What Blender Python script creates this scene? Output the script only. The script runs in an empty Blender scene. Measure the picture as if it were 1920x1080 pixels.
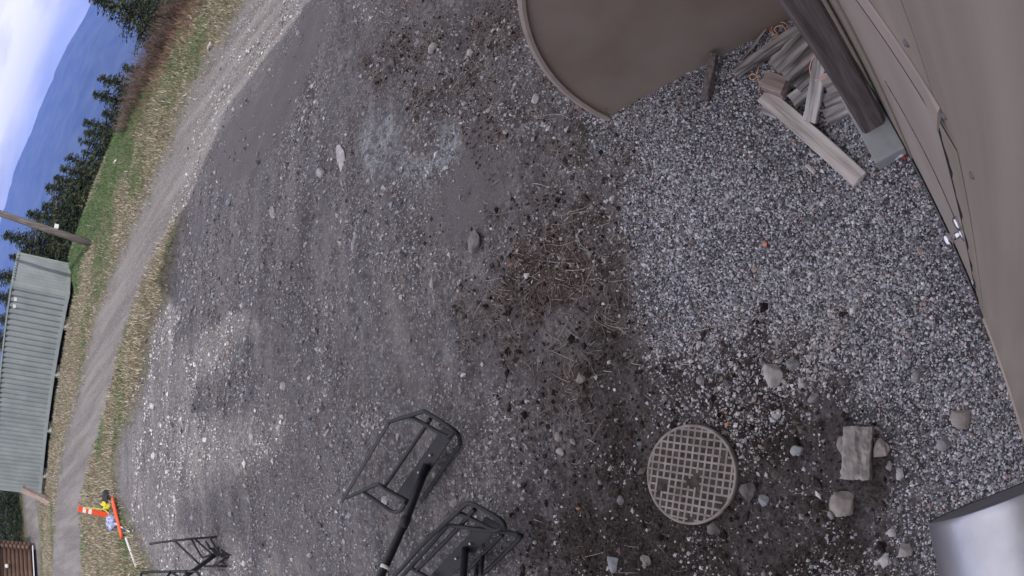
import bpy, bmesh, math, random
import numpy as np
from mathutils import Vector, Matrix

# ------------------------------------------------------------------ camera, sky, sun, exposure
scn = bpy.context.scene
col = scn.collection
CAM_H = 3.64
cd = bpy.data.cameras.new('security_camera')
cam = bpy.data.objects.new('security_camera', cd)
col.objects.link(cam)
cd.type = 'PANO'                                   # wide security lens, mounted sideways on the wall
cd.panorama_type = 'FISHEYE_LENS_POLYNOMIAL'
cd.sensor_width = 36.0
cd.sensor_fit = 'HORIZONTAL'
F_MM = 1164.8 * 36.0 / 1920.0
cd.fisheye_polynomial_k0 = 0.0
cd.fisheye_polynomial_k1 = -1.0 / F_MM
cd.fisheye_polynomial_k2 = 0.0
cd.fisheye_polynomial_k3 = 0.0
cd.fisheye_polynomial_k4 = 0.0
cd.fisheye_fov = math.radians(180)
cd.clip_start = 0.02
cd.clip_end = 20000
fwd = Vector((0.4084818, 0.5861472, -0.6996957))
rgt = Vector((-0.17749605, -0.70092342, -0.69079773))
up = Vector((0.89534227, -0.40637152, 0.18227565))
cam.matrix_world = Matrix(((rgt.x, up.x, -fwd.x, 0), (rgt.y, up.y, -fwd.y, 0),
                           (rgt.z, up.z, -fwd.z, CAM_H), (0, 0, 0, 1)))
scn.camera = cam

SUN_EL = math.radians(42)
SUN_TO = Vector((-0.05, -1.0, 0)).normalized()      # horizontal direction towards the sun (behind the building)
sl = bpy.data.lights.new('sun', 'SUN')
sl.energy = 2.7
sl.angle = math.radians(0.6)
sl.color = (1.0, 0.965, 0.91)
sun = bpy.data.objects.new('sun', sl)
col.objects.link(sun)
to_sun = Vector((SUN_TO.x * math.cos(SUN_EL), SUN_TO.y * math.cos(SUN_EL), math.sin(SUN_EL)))
sun.rotation_euler = to_sun.to_track_quat('Z', 'Y').to_euler()
sun.location = to_sun * 60

world = bpy.data.worlds.new('World')
scn.world = world
world.use_nodes = True
wt = world.node_tree
wt.nodes.clear()
wo = wt.nodes.new('ShaderNodeOutputWorld')
bg = wt.nodes.new('ShaderNodeBackground')
sky = wt.nodes.new('ShaderNodeTexSky')
sky.sky_type = 'NISHITA'
sky.sun_disc = False
sky.sun_elevation = SUN_EL
sky.sun_rotation = math.atan2(SUN_TO.x, SUN_TO.y)
sky.altitude = 900
SKY_STRENGTH = 0.15
bg.inputs['Strength'].default_value = SKY_STRENGTH
tc = wt.nodes.new('ShaderNodeTexCoord')
mp = wt.nodes.new('ShaderNodeMapping')
mp.inputs['Scale'].default_value = (1.0, 1.0, 3.4)
nz = wt.nodes.new('ShaderNodeTexNoise')
nz.inputs['Scale'].default_value = 3.1
nz.inputs['Detail'].default_value = 9
nz.inputs['Roughness'].default_value = 0.58
nz.inputs['Distortion'].default_value = 0.35
rp = wt.nodes.new('ShaderNodeValToRGB')
rp.color_ramp.elements[0].position = 0.16
rp.color_ramp.elements[1].position = 0.36
nz2 = wt.nodes.new('ShaderNodeTexNoise')
nz2.inputs['Scale'].default_value = 5.0
nz2.inputs['Detail'].default_value = 6
rp2 = wt.nodes.new('ShaderNodeValToRGB')
rp2.color_ramp.elements[0].position = 0.35
rp2.color_ramp.elements[0].color = (4.4, 4.3, 5.2, 1)
rp2.color_ramp.elements[1].position = 0.60
rp2.color_ramp.elements[1].color = (8.8, 8.5, 8.8, 1)
mx = wt.nodes.new('ShaderNodeMixRGB')
wt.links.new(tc.outputs['Generated'], mp.inputs['Vector'])
wt.links.new(mp.outputs['Vector'], nz.inputs['Vector'])
wt.links.new(mp.outputs['Vector'], nz2.inputs['Vector'])
wt.links.new(nz.outputs['Fac'], rp.inputs['Fac'])
wt.links.new(nz2.outputs['Fac'], rp2.inputs['Fac'])
wt.links.new(rp.outputs['Color'], mx.inputs['Fac'])
wt.links.new(sky.outputs['Color'], mx.inputs['Color1'])
wt.links.new(rp2.outputs['Color'], mx.inputs['Color2'])
wt.links.new(mx.outputs['Color'], bg.inputs['Color'])
wt.links.new(bg.outputs['Background'], wo.inputs['Surface'])

vs = scn.view_settings
vs.view_transform = 'Standard'
vs.look = 'None'
vs.exposure = 0.12
vs.gamma = 1.0
vs.use_curve_mapping = False
scn.cycles.max_bounces = 4
scn.cycles.diffuse_bounces = 2
scn.cycles.volume_bounces = 1
scn.cycles.use_denoising = True

rng = np.random.default_rng(11)
random.seed(11)

# ------------------------------------------------------------------ helpers
def link(o, parent=None):
    col.objects.link(o)
    if parent is not None:
        o.parent = parent
    return o

def tag(o, label=None, cat=None, group=None, kind=None):
    if label: o['label'] = label
    if cat: o['category'] = cat
    if group: o['group'] = group
    if kind: o['kind'] = kind
    return o

def empty(name, loc, label, cat, group=None, rot=0.0):
    e = bpy.data.objects.new(name, None)
    e.empty_display_size = 0.1
    e.location = loc
    e.rotation_euler = (0, 0, rot)
    link(e)
    return tag(e, label, cat, group)

def mesh_obj(name, verts, faces, mat, parent=None, smooth=False):
    me = bpy.data.meshes.new(name)
    me.from_pydata([tuple(v) for v in verts], [], [tuple(f) for f in faces])
    me.update()
    if smooth:
        me.shade_smooth()
    if mat is not None:
        me.materials.append(mat)
    return link(bpy.data.objects.new(name, me), parent)

def np_mesh(name, V, F, mat, colors=None, smooth=False):
    """triangle mesh from numpy arrays; colors are per vertex"""
    me = bpy.data.meshes.new(name)
    n, m = len(V), len(F)
    me.vertices.add(n)
    me.vertices.foreach_set('co', np.ascontiguousarray(V, dtype=np.float32).ravel())
    me.loops.add(m * 3)
    me.loops.foreach_set('vertex_index', np.ascontiguousarray(F, dtype=np.int32).ravel())
    me.polygons.add(m)
    me.polygons.foreach_set('loop_start', np.arange(0, m * 3, 3, dtype=np.int32))
    me.polygons.foreach_set('use_smooth', np.full(m, smooth, dtype=bool))
    me.update(calc_edges=True)
    if colors is not None:
        a = me.color_attributes.new('tint', 'FLOAT_COLOR', 'POINT')
        c4 = np.ones((n, 4), dtype=np.float32)
        c4[:, :3] = colors
        a.data.foreach_set('color', c4.ravel())
    if mat is not None:
        me.materials.append(mat)
    return me

class MB:
    def __init__(self):
        self.v = []; self.f = []
    def box(self, lo, hi):
        b = len(self.v)
        x0, y0, z0 = lo; x1, y1, z1 = hi
        self.v += [(x0,y0,z0),(x1,y0,z0),(x1,y1,z0),(x0,y1,z0),(x0,y0,z1),(x1,y0,z1),(x1,y1,z1),(x0,y1,z1)]
        self.f += [tuple(b+i for i in q) for q in ((0,3,2,1),(4,5,6,7),(0,1,5,4),(1,2,6,5),(2,3,7,6),(3,0,4,7))]
        return self
    def beam(self, a, b, w, h, upv=(0, 0, 1), bev=0.0):
        a = Vector(a); b = Vector(b); d = (b - a).normalized(); u = Vector(upv)
        s = d.cross(u)
        if s.length < 1e-4: s = d.cross(Vector((1, 0, 0)))
        s.normalize(); u = s.cross(d)
        c = bev
        prof = [(-w/2+c,-h/2),(w/2-c,-h/2),(w/2,-h/2+c),(w/2,h/2-c),(w/2-c,h/2),(-w/2+c,h/2),(-w/2,h/2-c),(-w/2,-h/2+c)] if c > 0 else \
               [(-w/2,-h/2),(w/2,-h/2),(w/2,h/2),(-w/2,h/2)]
        n = len(prof); k = len(self.v)
        for p in (a, b):
            for (x, y) in prof: self.v.append(tuple(p + s*x + u*y))
        for i in range(n):
            j = (i+1) % n
            self.f.append((k+i, k+j, k+n+j, k+n+i))
        self.f.append(tuple(k+i for i in reversed(range(n))))
        self.f.append(tuple(k+n+i for i in range(n)))
        return self
    def tube(self, pts, r, n=8, closed_ends=True):
        pts = [Vector(p) for p in pts]; k0 = len(self.v)
        rad = r if isinstance(r, (list, tuple)) else [r]*len(pts)
        prev = None
        for i, p in enumerate(pts):
            t = (pts[min(i+1, len(pts)-1)] - pts[max(i-1, 0)]).normalized()
            if prev is None:
                a = Vector((0, 0, 1)) if abs(t.z) < .9 else Vector((1, 0, 0))
                s = t.cross(a).normalized()
            else:
                s = (prev - t*prev.dot(t)).normalized()
            prev = s; u = t.cross(s)
            for j in range(n):
                q = 2*math.pi*j/n
                self.v.append(tuple(p + (s*math.cos(q) + u*math.sin(q))*rad[i]))
        m = len(pts)
        for i in range(m-1):
            for j in range(n):
                a = k0+i*n+j; b = k0+i*n+(j+1) % n
                self.f.append((a, b, b+n, a+n))
        if closed_ends:
            self.f.append(tuple(k0+j for j in reversed(range(n))))
            self.f.append(tuple(k0+(m-1)*n+j for j in range(n)))
        return self
    def prism(self, poly, a, b):
        """poly: 3D points of one cap; extruded by vector a->b offset"""
        k = len(self.v); n = len(poly); off = Vector(b) - Vector(a)
        for p in poly: self.v.append(tuple(p))
        for p in poly: self.v.append(tuple(Vector(p)+off))
        for i in range(n):
            j = (i+1) % n
            self.f.append((k+i, k+j, k+n+j, k+n+i))
        self.f.append(tuple(k+i for i in reversed(range(n))))
        self.f.append(tuple(k+n+i for i in range(n)))
        return self
    def build(self, name, mat, parent=None, smooth=False):
        o = mesh_obj(name, self.v, self.f, mat, parent, False)
        bm = bmesh.new(); bm.from_mesh(o.data)
        bmesh.ops.recalc_face_normals(bm, faces=bm.faces)
        bm.to_mesh(o.data); bm.free()
        if smooth:
            o.data.shade_smooth()
        if parent is not None:
            o.matrix_parent_inverse = Matrix.Translation(-Vector(parent.location)) if parent.rotation_euler.z == 0 else parent.matrix_basis.inverted()
        return o

def spline(pts, sub=6):
    P = [Vector(p) for p in pts]; out = []
    for i in range(len(P)-1):
        p0 = P[max(i-1, 0)]; p1 = P[i]; p2 = P[i+1]; p3 = P[min(i+2, len(P)-1)]
        for k in range(sub):
            t = k/sub
            out.append(0.5*((2*p1)+(p2-p0)*t+(2*p0-5*p1+4*p2-p3)*t*t+(3*p1-p0-3*p2+p3)*t**3))
    out.append(P[-1])
    return out

# ---- value noise in numpy
_perm = rng.permutation(4096)
_val = rng.random(4096)
def vnoise(x, y, seed=0):
    xi = np.floor(x).astype(int); yi = np.floor(y).astype(int)
    fx = x-xi; fy = y-yi
    fx = fx*fx*(3-2*fx); fy = fy*fy*(3-2*fy)
    def h(a, b): return _val[_perm[(a*7+b*131+seed*977+_perm[(b+seed*17) & 4095]) & 4095]]
    return (h(xi, yi)*(1-fx)+h(xi+1, yi)*fx)*(1-fy)+(h(xi, yi+1)*(1-fx)+h(xi+1, yi+1)*fx)*fy
def fbm(x, y, o=4, seed=0):
    s = 0; a = .5; t = 0
    for i in range(o):
        s = s+a*vnoise(x*2**i, y*2**i, seed+i*13); t += a; a *= .5
    return s/t

# ------------------------------------------------------------------ materials
def new_mat(name):
    m = bpy.data.materials.new(name); m.use_nodes = True
    t = m.node_tree; b = t.nodes['Principled BSDF']
    return m, t, b

def simple_mat(name, c1, c2=None, scale=8.0, rough=0.7, metal=0.0, bump=0.0, bscale=40.0, stretch=(1, 1, 1), detail=6, spec=0.35, lo=.35, hi=.65):
    m, t, b = new_mat(name)
    b.inputs['Roughness'].default_value = rough
    b.inputs['Metallic'].default_value = metal
    b.inputs['Specular IOR Level'].default_value = spec
    tcn = t.nodes.new('ShaderNodeTexCoord'); mpn = t.nodes.new('ShaderNodeMapping')
    mpn.inputs['Scale'].default_value = stretch
    t.links.new(tcn.outputs['Object'], mpn.inputs['Vector'])
    if c2 is None:
        b.inputs['Base Color'].default_value = (*c1, 1)
    else:
        n = t.nodes.new('ShaderNodeTexNoise'); n.inputs['Scale'].default_value = scale; n.inputs['Detail'].default_value = detail
        r = t.nodes.new('ShaderNodeValToRGB')
        r.color_ramp.elements[0].position = lo; r.color_ramp.elements[0].color = (*c1, 1)
        r.color_ramp.elements[1].position = hi; r.color_ramp.elements[1].color = (*c2, 1)
        t.links.new(mpn.outputs['Vector'], n.inputs['Vector'])
        t.links.new(n.outputs['Fac'], r.inputs['Fac'])
        t.links.new(r.outputs['Color'], b.inputs['Base Color'])
    if bump > 0:
        n2 = t.nodes.new('ShaderNodeTexNoise'); n2.inputs['Scale'].default_value = bscale; n2.inputs['Detail'].default_value = 5
        bp = t.nodes.new('ShaderNodeBump'); bp.inputs['Strength'].default_value = 1.0; bp.inputs['Distance'].default_value = bump
        t.links.new(mpn.outputs['Vector'], n2.inputs['Vector'])
        t.links.new(n2.outputs['Fac'], bp.inputs['Height'])
        t.links.new(bp.outputs['Normal'], b.inputs['Normal'])
    return m

def tint_mat(name, rough=0.85, var=0.0, vscale=60.0, spec=0.25, trans=0.0, bump=0.0):
    m, t, b = new_mat(name)
    b.inputs['Roughness'].default_value = rough
    b.inputs['Specular IOR Level'].default_value = spec
    a = t.nodes.new('ShaderNodeVertexColor'); a.layer_name = 'tint'
    src = a.outputs['Color']
    tcn = t.nodes.new('ShaderNodeTexCoord')
    if var > 0:
        n = t.nodes.new('ShaderNodeTexNoise'); n.inputs['Scale'].default_value = vscale; n.inputs['Detail'].default_value = 5
        t.links.new(tcn.outputs['Object'], n.inputs['Vector'])
        mr = t.nodes.new('ShaderNodeMapRange'); mr.inputs['From Min'].default_value = .3; mr.inputs['From Max'].default_value = .7
        mr.inputs['To Min'].default_value = 1-var; mr.inputs['To Max'].default_value = 1+var
        t.links.new(n.outputs['Fac'], mr.inputs['Value'])
        mm = t.nodes.new('ShaderNodeMixRGB'); mm.blend_type = 'MULTIPLY'; mm.inputs['Fac'].default_value = 1
        t.links.new(src, mm.inputs['Color1']); t.links.new(mr.outputs['Result'], mm.inputs['Color2'])
        src = mm.outputs['Color']
        if bump > 0:
            bp = t.nodes.new('ShaderNodeBump'); bp.inputs['Distance'].default_value = bump
            t.links.new(n.outputs['Fac'], bp.inputs['Height']); t.links.new(bp.outputs['Normal'], b.inputs['Normal'])
    t.links.new(src, b.inputs['Base Color'])
    return m

M = {}
M['wall'] = simple_mat('beige_cladding', (.30, .256, .208), (.42, .362, .298), 2.2, .55, bump=.0008, bscale=90, stretch=(3, 3, .22), detail=9, lo=.3, hi=.7)
M['door'] = simple_mat('beige_door_paint', (.38, .325, .285), (.47, .41, .36), 2.6, .5, bump=.0004, bscale=220, stretch=(1, 1, .3))
M['flash'] = simple_mat('beige_flashing', (.38, .32, .28), (.47, .40, .35), 3, .5)
M['arch'] = simple_mat('taupe_shell', (.215, .172, .140), (.27, .22, .183), 2.0, .6, bump=.0008, bscale=120, detail=10)
M['rim'] = simple_mat('taupe_rim', (.36, .30, .26), (.43, .365, .32), 4, .55)
M['gap'] = simple_mat('dark_gap', (.012, .011, .012), rough=.9)  # near-black, the shade of gaps and recesses put into the colour
M['roof'] = simple_mat('dark_metal_roof', (.08, .08, .085), (.11, .11, .115), 3, .5)
M['chrome'] = simple_mat('chrome', (.75, .75, .78), rough=.18, metal=1.0)
M['galv'] = simple_mat('galvanised_steel', (.47, .48, .52), (.56, .57, .61), 14, .36, metal=.85, bump=.0003, bscale=90)
M['galv_in'] = simple_mat('duct_inside', (.13, .13, .14), (.17, .17, .18), 6, .7)
M['black'] = simple_mat('black_paint', (.010, .010, .013), (.020, .020, .024), 24, .42, bump=.0005, bscale=120, spec=.4)
M['blackworn'] = simple_mat('worn_black_paint', (.012, .012, .015), (.06, .06, .068), 30, .5, lo=.5, hi=.72, bump=.0006, bscale=90)
M['white'] = simple_mat('white_paint', (.74, .74, .74), rough=.5)
M['concrete'] = simple_mat('concrete', (.30, .315, .32), (.37, .38, .385), 9, .85, bump=.001, bscale=160)
M['postwood'] = simple_mat('dark_timber', (.085, .068, .066), (.19, .155, .148), 5, .8, bump=.004, bscale=18, stretch=(6, 6, .5))
M['pole'] = simple_mat('utility_pole_wood', (.10, .085, .075), (.21, .185, .165), 4, .8, bump=.004, bscale=20, stretch=(6, 6, .4))
M['cont'] = simple_mat('grey_green_container_paint', (.235, .265, .27), (.295, .325, .33), 1.3, .5, bump=.0005, bscale=20)
M['contrail'] = simple_mat('container_rail_paint', (.27, .31, .30), (.33, .37, .355), 2, .5)
M['orange'] = simple_mat('orange_plastic', (.85, .10, .03), (.75, .08, .025), 9, .5)
M['yellow'] = simple_mat('yellow_fabric', (.72, .62, .05), (.6, .55, .06), 12, .7)
M['lime'] = simple_mat('lime_rope', (.55, .58, .12), rough=.8)
M['bluewhite'] = simple_mat('blue_white_tarp', (.12, .16, .42), (.55, .57, .66), 16, .6, lo=.36, hi=.66)
M['blacksack'] = simple_mat('black_sack', (.012, .012, .013), (.03, .03, .032), 10, .6, bump=.01, bscale=14)
M['chip'] = simple_mat('faded_orange', (.66, .27, .19), rough=.7)
M['cord'] = simple_mat('orange_pink_cord', (.72, .40, .29), rough=.7)
M['red'] = simple_mat('red_print', (.45, .04, .04), rough=.5)
M['log'] = simple_mat('brown_log', (.085, .045, .032), (.19, .12, .085), 5, .8, bump=.005, bscale=20, stretch=(.5, 6, 6))
M['iron'] = None

def wood_mat(name, c1, c2, axis=0):
    st = [9, 9, 9]; st[axis] = .7
    return simple_mat(name, c1, c2, 3.2, .85, bump=.004, bscale=7, stretch=tuple(st), detail=8, spec=.2)
M['wood_pale'] = wood_mat('pale_weathered_wood', (.34, .305, .285), (.66, .61, .575))
M['wood_grey'] = wood_mat('grey_weathered_wood', (.17, .157, .155), (.60, .565, .555))
M['wood_dark'] = wood_mat('dark_weathered_wood', (.07, .062, .06), (.46, .415, .40))
M['wood_brown'] = wood_mat('brown_timber', (.20, .15, .135), (.40, .32, .285))

# ------------------------------------------------------------------ terrain
def _sp(v, k): return np.where(v > 20*k, v, k*np.log1p(np.exp(np.clip(v/k, -40, 40))))
def terr_base(x, y):
    s = .96*x+.27*y
    a = np.minimum(.045*_sp(y-6, 1.0), 1.9)/(1+np.exp(-np.clip((y-2)*4, -40, 40)))
    b = .15*_sp(np.minimum(s, 19.6)-13.2, .5)
    d = .6*_sp(s-19.6, .35)+.5*_sp(y-52, 1.0)
    return np.maximum(a+b-d, -372)

ZONES = {
 'road':[(12.26,9.31),(11.88,10.75),(11.69,11.63),(10.85,12.89),(10.17,14.83),(9.79,16.71),(9.11,18.74),(8.23,21.34),(6.85,23.30),(5.77,26.81),(3.95,29.83),(0.18,32.71),(-8,36),(-8,26),(0.17,22.82),(3.02,22.21),(4.31,19.50),(5.29,17.55),(6.39,16.58),(6.94,15.57),(7.30,13.97),(7.82,12.66),(7.96,11.64),(8.19,10.63),(8.62,10.00),(8.68,8.57),(8.96,7.05),(9.39,6.55),(11,0),(13,0)],
 'grassR':[(7.96,11.64),(7.79,13.46),(7.17,15.01),(6.29,16.29),(5.24,17.36),(4.26,19.25),(2.99,21.95),(0.17,22.61),(-8,26),(-8,13),(0.12,13.45),(1.23,14.80),(1.87,16.13),(2.75,16.63),(3.69,16.39),(4.20,14.51),(4.75,13.73),(5.72,13.52),(6.06,12.28),(6.98,12.13)],
 'gravel':[(3.34,1.87),(2.77,1.72),(2.43,1.64),(2.10,1.82),(1.65,1.82),(1.22,1.86),(1.03,1.52),(0.97,1.11),(0.71,0.76),(0.33,0.65),(0.03,0.51),(-0.31,0.45),(-0.79,0.52),(-1.6,-0.3),(3.6,-0.3),(3.57,0.65)],
 'dark':[(1.22,1.86),(1.03,1.52),(0.97,1.11),(0.71,0.76),(0.33,0.65),(0.03,0.51),(-0.31,0.45),(-0.79,0.52),(-1.6,-.3),(-2.2,2.6),(-0.25,3.42),(0.26,3.09),(0.58,2.70),(1.07,2.66),(1.33,2.24)],
 'twig':[(3.15,1.81),(3.00,2.59),(3.01,3.18),(2.68,3.55),(2.21,3.46),(1.64,3.17),(0.99,2.68),(1.07,2.18),(1.53,1.92),(2.02,1.95),(2.44,1.67)],
 'twig2':[(4.74,2.25),(4.19,2.26),(3.05,1.80),(3.35,2.49),(4.25,2.98),(6.23,4.68),(7.75,5.27)],
 'mud':[(4.04,3.18),(3.44,2.72),(3.12,2.80),(3.01,3.10),(2.81,3.68),(3.34,3.99),(3.58,3.52)],
 'mud2':[(8.53,5.74),(7.60,6.20),(6.80,7.15),(6.69,8.32),(7.55,10.07),(8.99,10.51),(8.68,8.57),(8.96,7.05),(9.39,6.55)],
 'mud3':[(4.17,8.00),(3.31,6.70),(2.35,5.63),(1.67,5.87),(1.16,6.47),(0.49,6.14),(-0.04,6.52),(0.06,9.80),(1.46,8.25),(2.34,7.41)],
 'silt1':[(5.54,4.83),(4.81,4.45),(4.40,4.55),(4.70,4.89)],
 'silt2':[(4.40,4.55),(3.95,3.99),(4.18,3.58),(3.84,3.40),(3.69,3.92),(4.09,4.44)],
 'moss':[(3.27,1.98),(3.07,1.78),(2.90,1.90),(3.07,2.03)],
 'path':[(6.0,43),(3.2,43.5),(.6,43.5),(-8,44),(-8,38.3),(.6,38.3),(3.0,37.5),(5.0,37.2)],
}
def inpoly(x, y, poly):
    r = np.zeros(np.shape(x), bool)
    n = len(poly)
    for i in range(n):
        x0, y0 = poly[i]; x1, y1 = poly[(i+1) % n]
        if y0 == y1: continue
        c = ((y0 > y) != (y1 > y)) & (x < (x1-x0)*(y-y0)/(y1-y0)+x0)
        r ^= c
    return r
_jit = [(math.cos(k*2.4)*math.sqrt((k+.5)/8), math.sin(k*2.4)*math.sqrt((k+.5)/8)) for k in range(8)]
def zone(name, x, y, soft=.12, warp=.18):
    poly = ZONES[name]
    px = [p[0] for p in poly]; py = [p[1] for p in poly]
    res = np.zeros(np.shape(x), np.float32)
    m = (x > min(px)-1) & (x < max(px)+1) & (y > min(py)-1) & (y < max(py)+1)
    if not m.any(): return res
    xs, ys = x[m], y[m]
    wx = xs+(fbm(xs*2.3, ys*2.3, 3, 5)-.5)*2*warp
    wy = ys+(fbm(xs*2.3, ys*2.3, 3, 9)-.5)*2*warp
    a = np.zeros(xs.shape, np.float32)
    for (jx, jy) in _jit:
        a += inpoly(wx+jx*soft, wy+jy*soft, poly)
    res[m] = a/len(_jit)
    return res
def zones_at(x, y):
    z = {}
    z['gravel'] = zone('gravel', x, y, .20, .24)
    z['road'] = zone('road', x, y, .75, .55)
    z['grass'] = zone('grassR', x, y, .2, .22)
    s = .96*x+.27*y
    verge = np.clip((s-12.4)/.3, 0, 1)*(1-z['road'])*((y > 5)) * (s < 60)
    far = (y > 26) & (x < 8)
    verge = np.maximum(verge, far*(1-z['road']))
    path = zone('path', x, y, .5, .3)
    z['path'] = path
    z['grass'] = np.maximum(z['grass'], verge)*(1-path)*(1-z['road'])
    z['dark'] = zone('dark', x, y, .45, .45)*(1-z['gravel'])*np.clip((fbm(x*2.1+4, y*2.1, 4, 83)-.28)*5, .72, 1)
    z['twig'] = np.maximum(zone('twig', x, y, .6, .6), .95*zone('twig2', x, y, .7, .6))*np.clip((fbm(x*1.9, y*1.9+7, 4, 85)-.32)*5, .42, 1)
    z['mud'] = np.maximum.reduce([zone('mud', x, y, .18, .2), zone('mud2', x, y, .2, .2), .35*zone('mud3', x, y, .6, .6)])*(1-z['road'])
    z['silt'] = np.maximum(zone('silt1', x, y, .22, .5), zone('silt2', x, y, .22, .5))
    z['moss'] = zone('moss', x, y, .1, .1)
    return z
ROAD_D = np.array([-.27, .96])
def terr(x, y, z=None):
    x = np.asarray(x, float); y = np.asarray(y, float)
    h = terr_base(x, y)
    if z is None: z = zones_at(x, y)
    near = 1/(1+np.exp(np.clip((np.hypot(x, y)-30)/4, -40, 40)))
    # shallow undulation of the yard, wheel ruts, clods, the berm beside the road
    u = (x*.96+y*.27); w = x*.53+y*.85
    h = h+near*((fbm(x*.8, y*.8, 3, 21)-.5)*.10*np.clip((y-1.2)/2, 0, 1))
    yard = (1-z['grass'])*(1-z['road'])*near
    h = h+yard*np.clip((y-4)/3, 0, 1)*(fbm(w*1.6, (x*.85-y*.53)*.22, 4, 33)-.5)*.26
    h = h+z['road']*near*(np.cos(u*2*math.pi/1.75)*.018+(fbm(u*3, y*.3, 2, 41)-.5)*.06)
    h = h+zone('grassR', x, y, .1, .22)*.17
    cl_ = (x-11.19)*-.542+(y-24.3)*.84; cw_ = (x-11.19)*.84+(y-24.3)*.542
    h = h-.24*np.clip(np.minimum.reduce([cl_+.55, 12.7-cl_, cw_+.55, 3.0-cw_])/.3, 0, 1)
    rough = .040+.014*z['dark']+.022*z['twig']+.03*z['grass']-.032*z['mud']-.030*z['gravel']-.024*z['road']+.02*z['silt']
    h = h+near*rough*2*(fbm(x*7, y*7, 4, 3)-.5)
    h = h+near*z['twig']*.17*(fbm(x*3.2, y*3.2, 3, 8)-.5)
    mh = np.clip((.62-np.hypot(x-.255, y-1.87))/.26, 0, 1)
    h = h*(1-mh)+mh*(.004*(fbm(x*9, y*9, 3, 6)-.5))
    return h

def axis_pts(lo_far, lo, hi, hi_far, step, growth):
    mid = list(np.arange(lo, hi, step))
    a = []; p = lo; d = step
    while p > lo_far:
        d *= growth; p -= d; a.append(p)
    b = []; p = mid[-1]; d = step
    while p < hi_far:
        d *= growth; p += d; b.append(p)
    return np.array(a[::-1]+mid+b)
gx = axis_pts(-700, -1.2, 5.0, 900, .034, 1.035)
gy = axis_pts(-700, -.3, 5.2, 900, .034, 1.03)
GX, GY = np.meshgrid(gx, gy)
gzone = zones_at(GX, GY)
GZ = terr(GX, GY, gzone)
ny, nx = GX.shape
V = np.stack([GX.ravel(), GY.ravel(), GZ.ravel()], 1)
idx = np.arange(nx*ny).reshape(ny, nx)
a_, b_, c_, d_ = idx[:-1, :-1].ravel(), idx[:-1, 1:].ravel(), idx[1:, 1:].ravel(), idx[1:, :-1].ravel()
F = np.concatenate([np.stack([a_, b_, c_], 1), np.stack([a_, c_, d_], 1)])
gme = np_mesh('ground', V, F, None, None, True)
for nm, keys in (('zone_a', ('gravel', 'road', 'grass')), ('zone_b', ('dark', 'mud', 'silt')), ('zone_c', ('twig', 'moss', 'path'))):
    at = gme.color_attributes.new(nm, 'FLOAT_COLOR', 'POINT')
    c4 = np.ones((nx*ny, 4), np.float32)
    for i, k in enumerate(keys): c4[:, i] = gzone[k].ravel()
    at.data.foreach_set('color', c4.ravel())

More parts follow.
